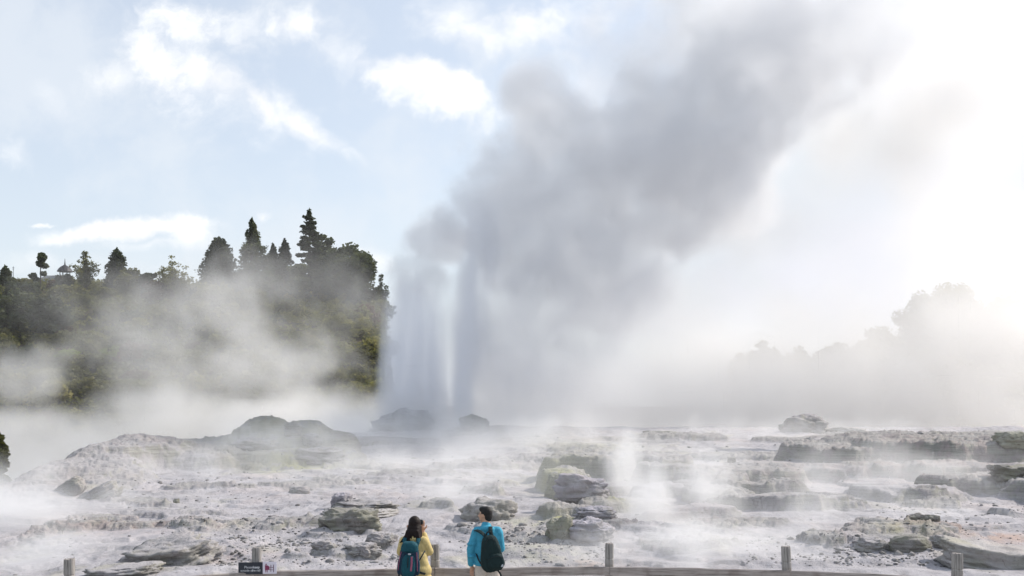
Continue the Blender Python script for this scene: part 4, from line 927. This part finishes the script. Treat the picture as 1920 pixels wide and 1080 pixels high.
# ---------------------------------------------------------------- the steam of the place
S_plume = steam_material('dense_steam', .34, .2, (.932, .938, .95))
S_veil = steam_material('thin_steam', .085, .3, (1, .991, .98))
S_valley = steam_material('valley_steam', .125, .4, (1, .992, .98))
S_jet = steam_material('jet_spray', .62, .1, (.965, .975, 1.0))
S_wisp = steam_material('ground_steam', .55, .2)
def blobs(L, Y0, ry0):
    out = []
    for b in L:
        px, py, rx, rz, wgt, so, er = b[:7]; Y = b[7] if len(b) > 7 else Y0; ry = b[8] if len(b) > 8 else ry0
        out.append((at(px, py, Y), (rx/F*Y, ry, rz/F*Y), wgt, so, er))
    return out
PL = [(822, 448, 72, 60, 1.5, .35, .9, 63, 4), (790, 520, 66, 60, 1.0, .5, .9, 63, 3),
      (890, 600, 50, 200, .8, .5, .5, 62, 3), (935, 430, 82, 180, 1.0, .4, .6, 62, 4),
      (1000, 420, 160, 200, 1.0, .45, .8), (1100, 390, 200, 230, .9, .5, .8), (1230, 320, 220, 190, 1.1, .4, .8), (1130, 540, 180, 150, .9, .6, .8),
      (1320, 230, 210, 180, 1.1, .4, .9), (1440, 110, 220, 180, .9, .5, .9), (1340, 360, 140, 110, 1.0, .4, .8), (1050, 260, 120, 90, .8, .5, .9), (1005, 200, 76, 64, 1.0, .5, .9),
      (1200, 130, 180, 130, .4, .7, 1.1), (1360, -20, 260, 170, .7, .7, 1.1), (1580, 20, 240, 200, .7, .7, 1.1), (960, 640, 160, 210, .7, .8, .5), (1070, 620, 170, 170, .65, .8, .7), (1060, 740, 210, 120, .35, 1, .6), (860, 770, 200, 80, .4, 1, .5)]
def wgeo(o, label, cat, group=None): return tag(o, label, cat, group, 'stuff')
def build_steam():
    o = steam('steam_plume', (-13, 51, 0), (36, 76, 33), .26, blobs(PL, 63, 6), S_plume, warp=(.2, .9), nz=(.30, 1), detail=8, rough=.64, seed=1, cut=(.6, 1, .0), mod=3.0, mz=1.8, floor=True)
    wgeo(o, 'tall grey geyser plume rising from the terrace and leaning right', 'steam')
    JT = [(781, 770, 82, 260, .9, .25, .4, 62, 3), (778, 640, 76, 140, .7, .4, .5, 62, 2.8), (745, 720, 44, 190, .7, .3, .4, 61.5, 2), (842, 720, 44, 230, .4, .6, .5, 62, 2), (868, 740, 26, 230, 1.5, .5, .5, 60, 1.2), (888, 600, 34, 210, 1.2, .5, .6, 60.5, 1.5), (905, 450, 40, 130, .8, .6, .8, 61, 2), (1000, 700, 130, 140, .15, .8, .8, 61, 3)]
    o = steam('geyser_jet', (-9.5, 57.5, 0), (4, 67, 16), .14, blobs(JT, 61, 3), S_jet, warp=(.25, .35), nz=(.9, 1), detail=6, seed=6, cut=(.3, .8, .5), stretch=(1, 1, .13), mod=3.2, mz=2.2)
    wgeo(o, 'pale lilac curtain of falling spray around the dark narrow jet of the geyser', 'spray')
    VE = [(1250, 560, 420, 330, .8, 1, 1.1), (1500, 350, 420, 380, .7, 1, 1.2), (1750, 450, 380, 420, .8, 1, .7), (1450, 755, 700, 190, 3.2, 1, .5), (1650, 640, 420, 180, 1.5, 1, .8), (1750, 120, 300, 200, 1.3, .9, 1.0),
          (1000, 770, 480, 150, 3.6, 1, .5), (1850, 660, 320, 260, 1.6, 1, .8), (1550, 60, 280, 220, 1.2, 1, 1.2), (1700, 230, 200, 140, 2.2, 1, 1.3)]
    o = steam('drifting_steam', (-6, 78, -6), (74, 112, 46), .9, blobs(VE, 95, 15), S_veil, warp=(.06, 4), nz=(.09, 1), detail=5, seed=2, cut=(4, 3, 0), mod=2.2, floor=True)
    wgeo(o, 'broad white veil of drifting steam right of the geyser plume', 'steam')
    VA = [(150, 870, 360, 120, 1.8, .9, .8), (560, 810, 330, 105, 2.2, .9, .8), (330, 800, 240, 110, 1.4, .9, 1.0), (400, 690, 150, 120, .55, .8, 1.7), (520, 670, 120, 120, .55, .8, 1.7), (440, 585, 90, 90, .45, .7, 1.9), (330, 610, 70, 90, .35, .7, 2.0),
          (20, 700, 90, 60, .55, .7, 1.9), (90, 655, 60, 40, .45, .7, 2.0), (690, 570, 60, 90, .25, .9, 1.8), (560, 520, 240, 120, .13, 1, .8, 108), (180, 580, 280, 130, .10, 1, .8, 108), (640, 770, 130, 60, 1.2, 1, 1.2), (500, 530, 60, 50, .25, .8, 2), (20, 810, 120, 60, 1.2, .9, 1.2), (240, 690, 90, 80, .25, .9, 2.0), (150, 620, 60, 90, .25, .8, 2.0), (610, 640, 50, 90, .3, .8, 2.0)]
    o = steam('valley_steam', (-66, 62, -9), (4, 118, 25), .6, blobs(VA, 92, 15), S_valley, warp=(.09, 3.0), nz=(.17, 1), detail=7, rough=.62, seed=3, cut=(3, 2, 0), mod=2.2)
    wgeo(o, 'white steam filling the hollow between the terrace and the left hillside', 'steam')
    GW = [(20, 1000, 220, 120, 1.3, 1, .9, 26, 5), (130, 1075, 240, 80, 1.1, 1, .9, 21.5, 3), (-30, 930, 170, 100, .8, 1, .9, 32, 5), (300, 880, 160, 60, .35, 1, 1.4, 38, 4), (200, 950, 160, 60, .3, 1, 1.4, 29, 4), (840, 930, 130, 80, .5, 1, 1.4, 32, 6),
          (800, 880, 240, 60, .45, 1, 1.3, 40, 6), (900, 830, 280, 60, .5, 1, 1.1, 50, 6), (660, 810, 120, 50, .5, 1, 1, 54, 5), (800, 800, 260, 60, .5, 1, .9, 56, 4), (1000, 800, 200, 60, .4, 1, 1.1, 56, 4), (1500, 812, 420, 40, .22, 1, 1.2, 56, 4), (520, 835, 180, 70, .4, 1, 1.3, 42, 3),
          (960, 900, 1100, 130, .10, 1, 1.5, 34, 9), (1222, 985, 84, 130, 1.15, 1, 2.0, 26, 3), (1178, 880, 46, 80, .9, .9, 1.8, 31, 3), (1290, 1035, 170, 90, 1.5, 1, 1.4, 22, 3), (1340, 950, 90, 100, 1.3, 1, 1.8, 27, 3), (1345, 880, 50, 60, .3, .9, 1.9, 33, 3), (1400, 1030, 130, 70, 1.1, 1, 1.4, 22, 3), (1140, 1045, 90, 60, .45, 1, 1.3, 20.5, 2),
          (1500, 970, 130, 90, .55, 1, 1.5, 27, 4), (1560, 905, 120, 60, .35, .9, 1.6, 31, 4), (1680, 880, 110, 50, .35, .9, 1.7, 36, 4), (1770, 900, 80, 70, .5, .9, 1.6, 33, 3), (1740, 965, 120, 50, .35, .9, 1.6, 27, 3), (1540, 1015, 80, 70, .6, 1, 1.4, 23, 2)]
    o = steam('ground_steam', (-22, 17.6, -1.5), (26, 61, 5.5), .22, blobs(GW, 30, 4), S_wisp, warp=(.35, .8), nz=(.6, 1), detail=7, rough=.62, seed=4, cut=(2, 1.5, .6), stretch=(1, 1, .6), mod=2.0)
    wgeo(o, 'low wisps of white steam creeping over the pale terrace', 'steam')
build_steam()
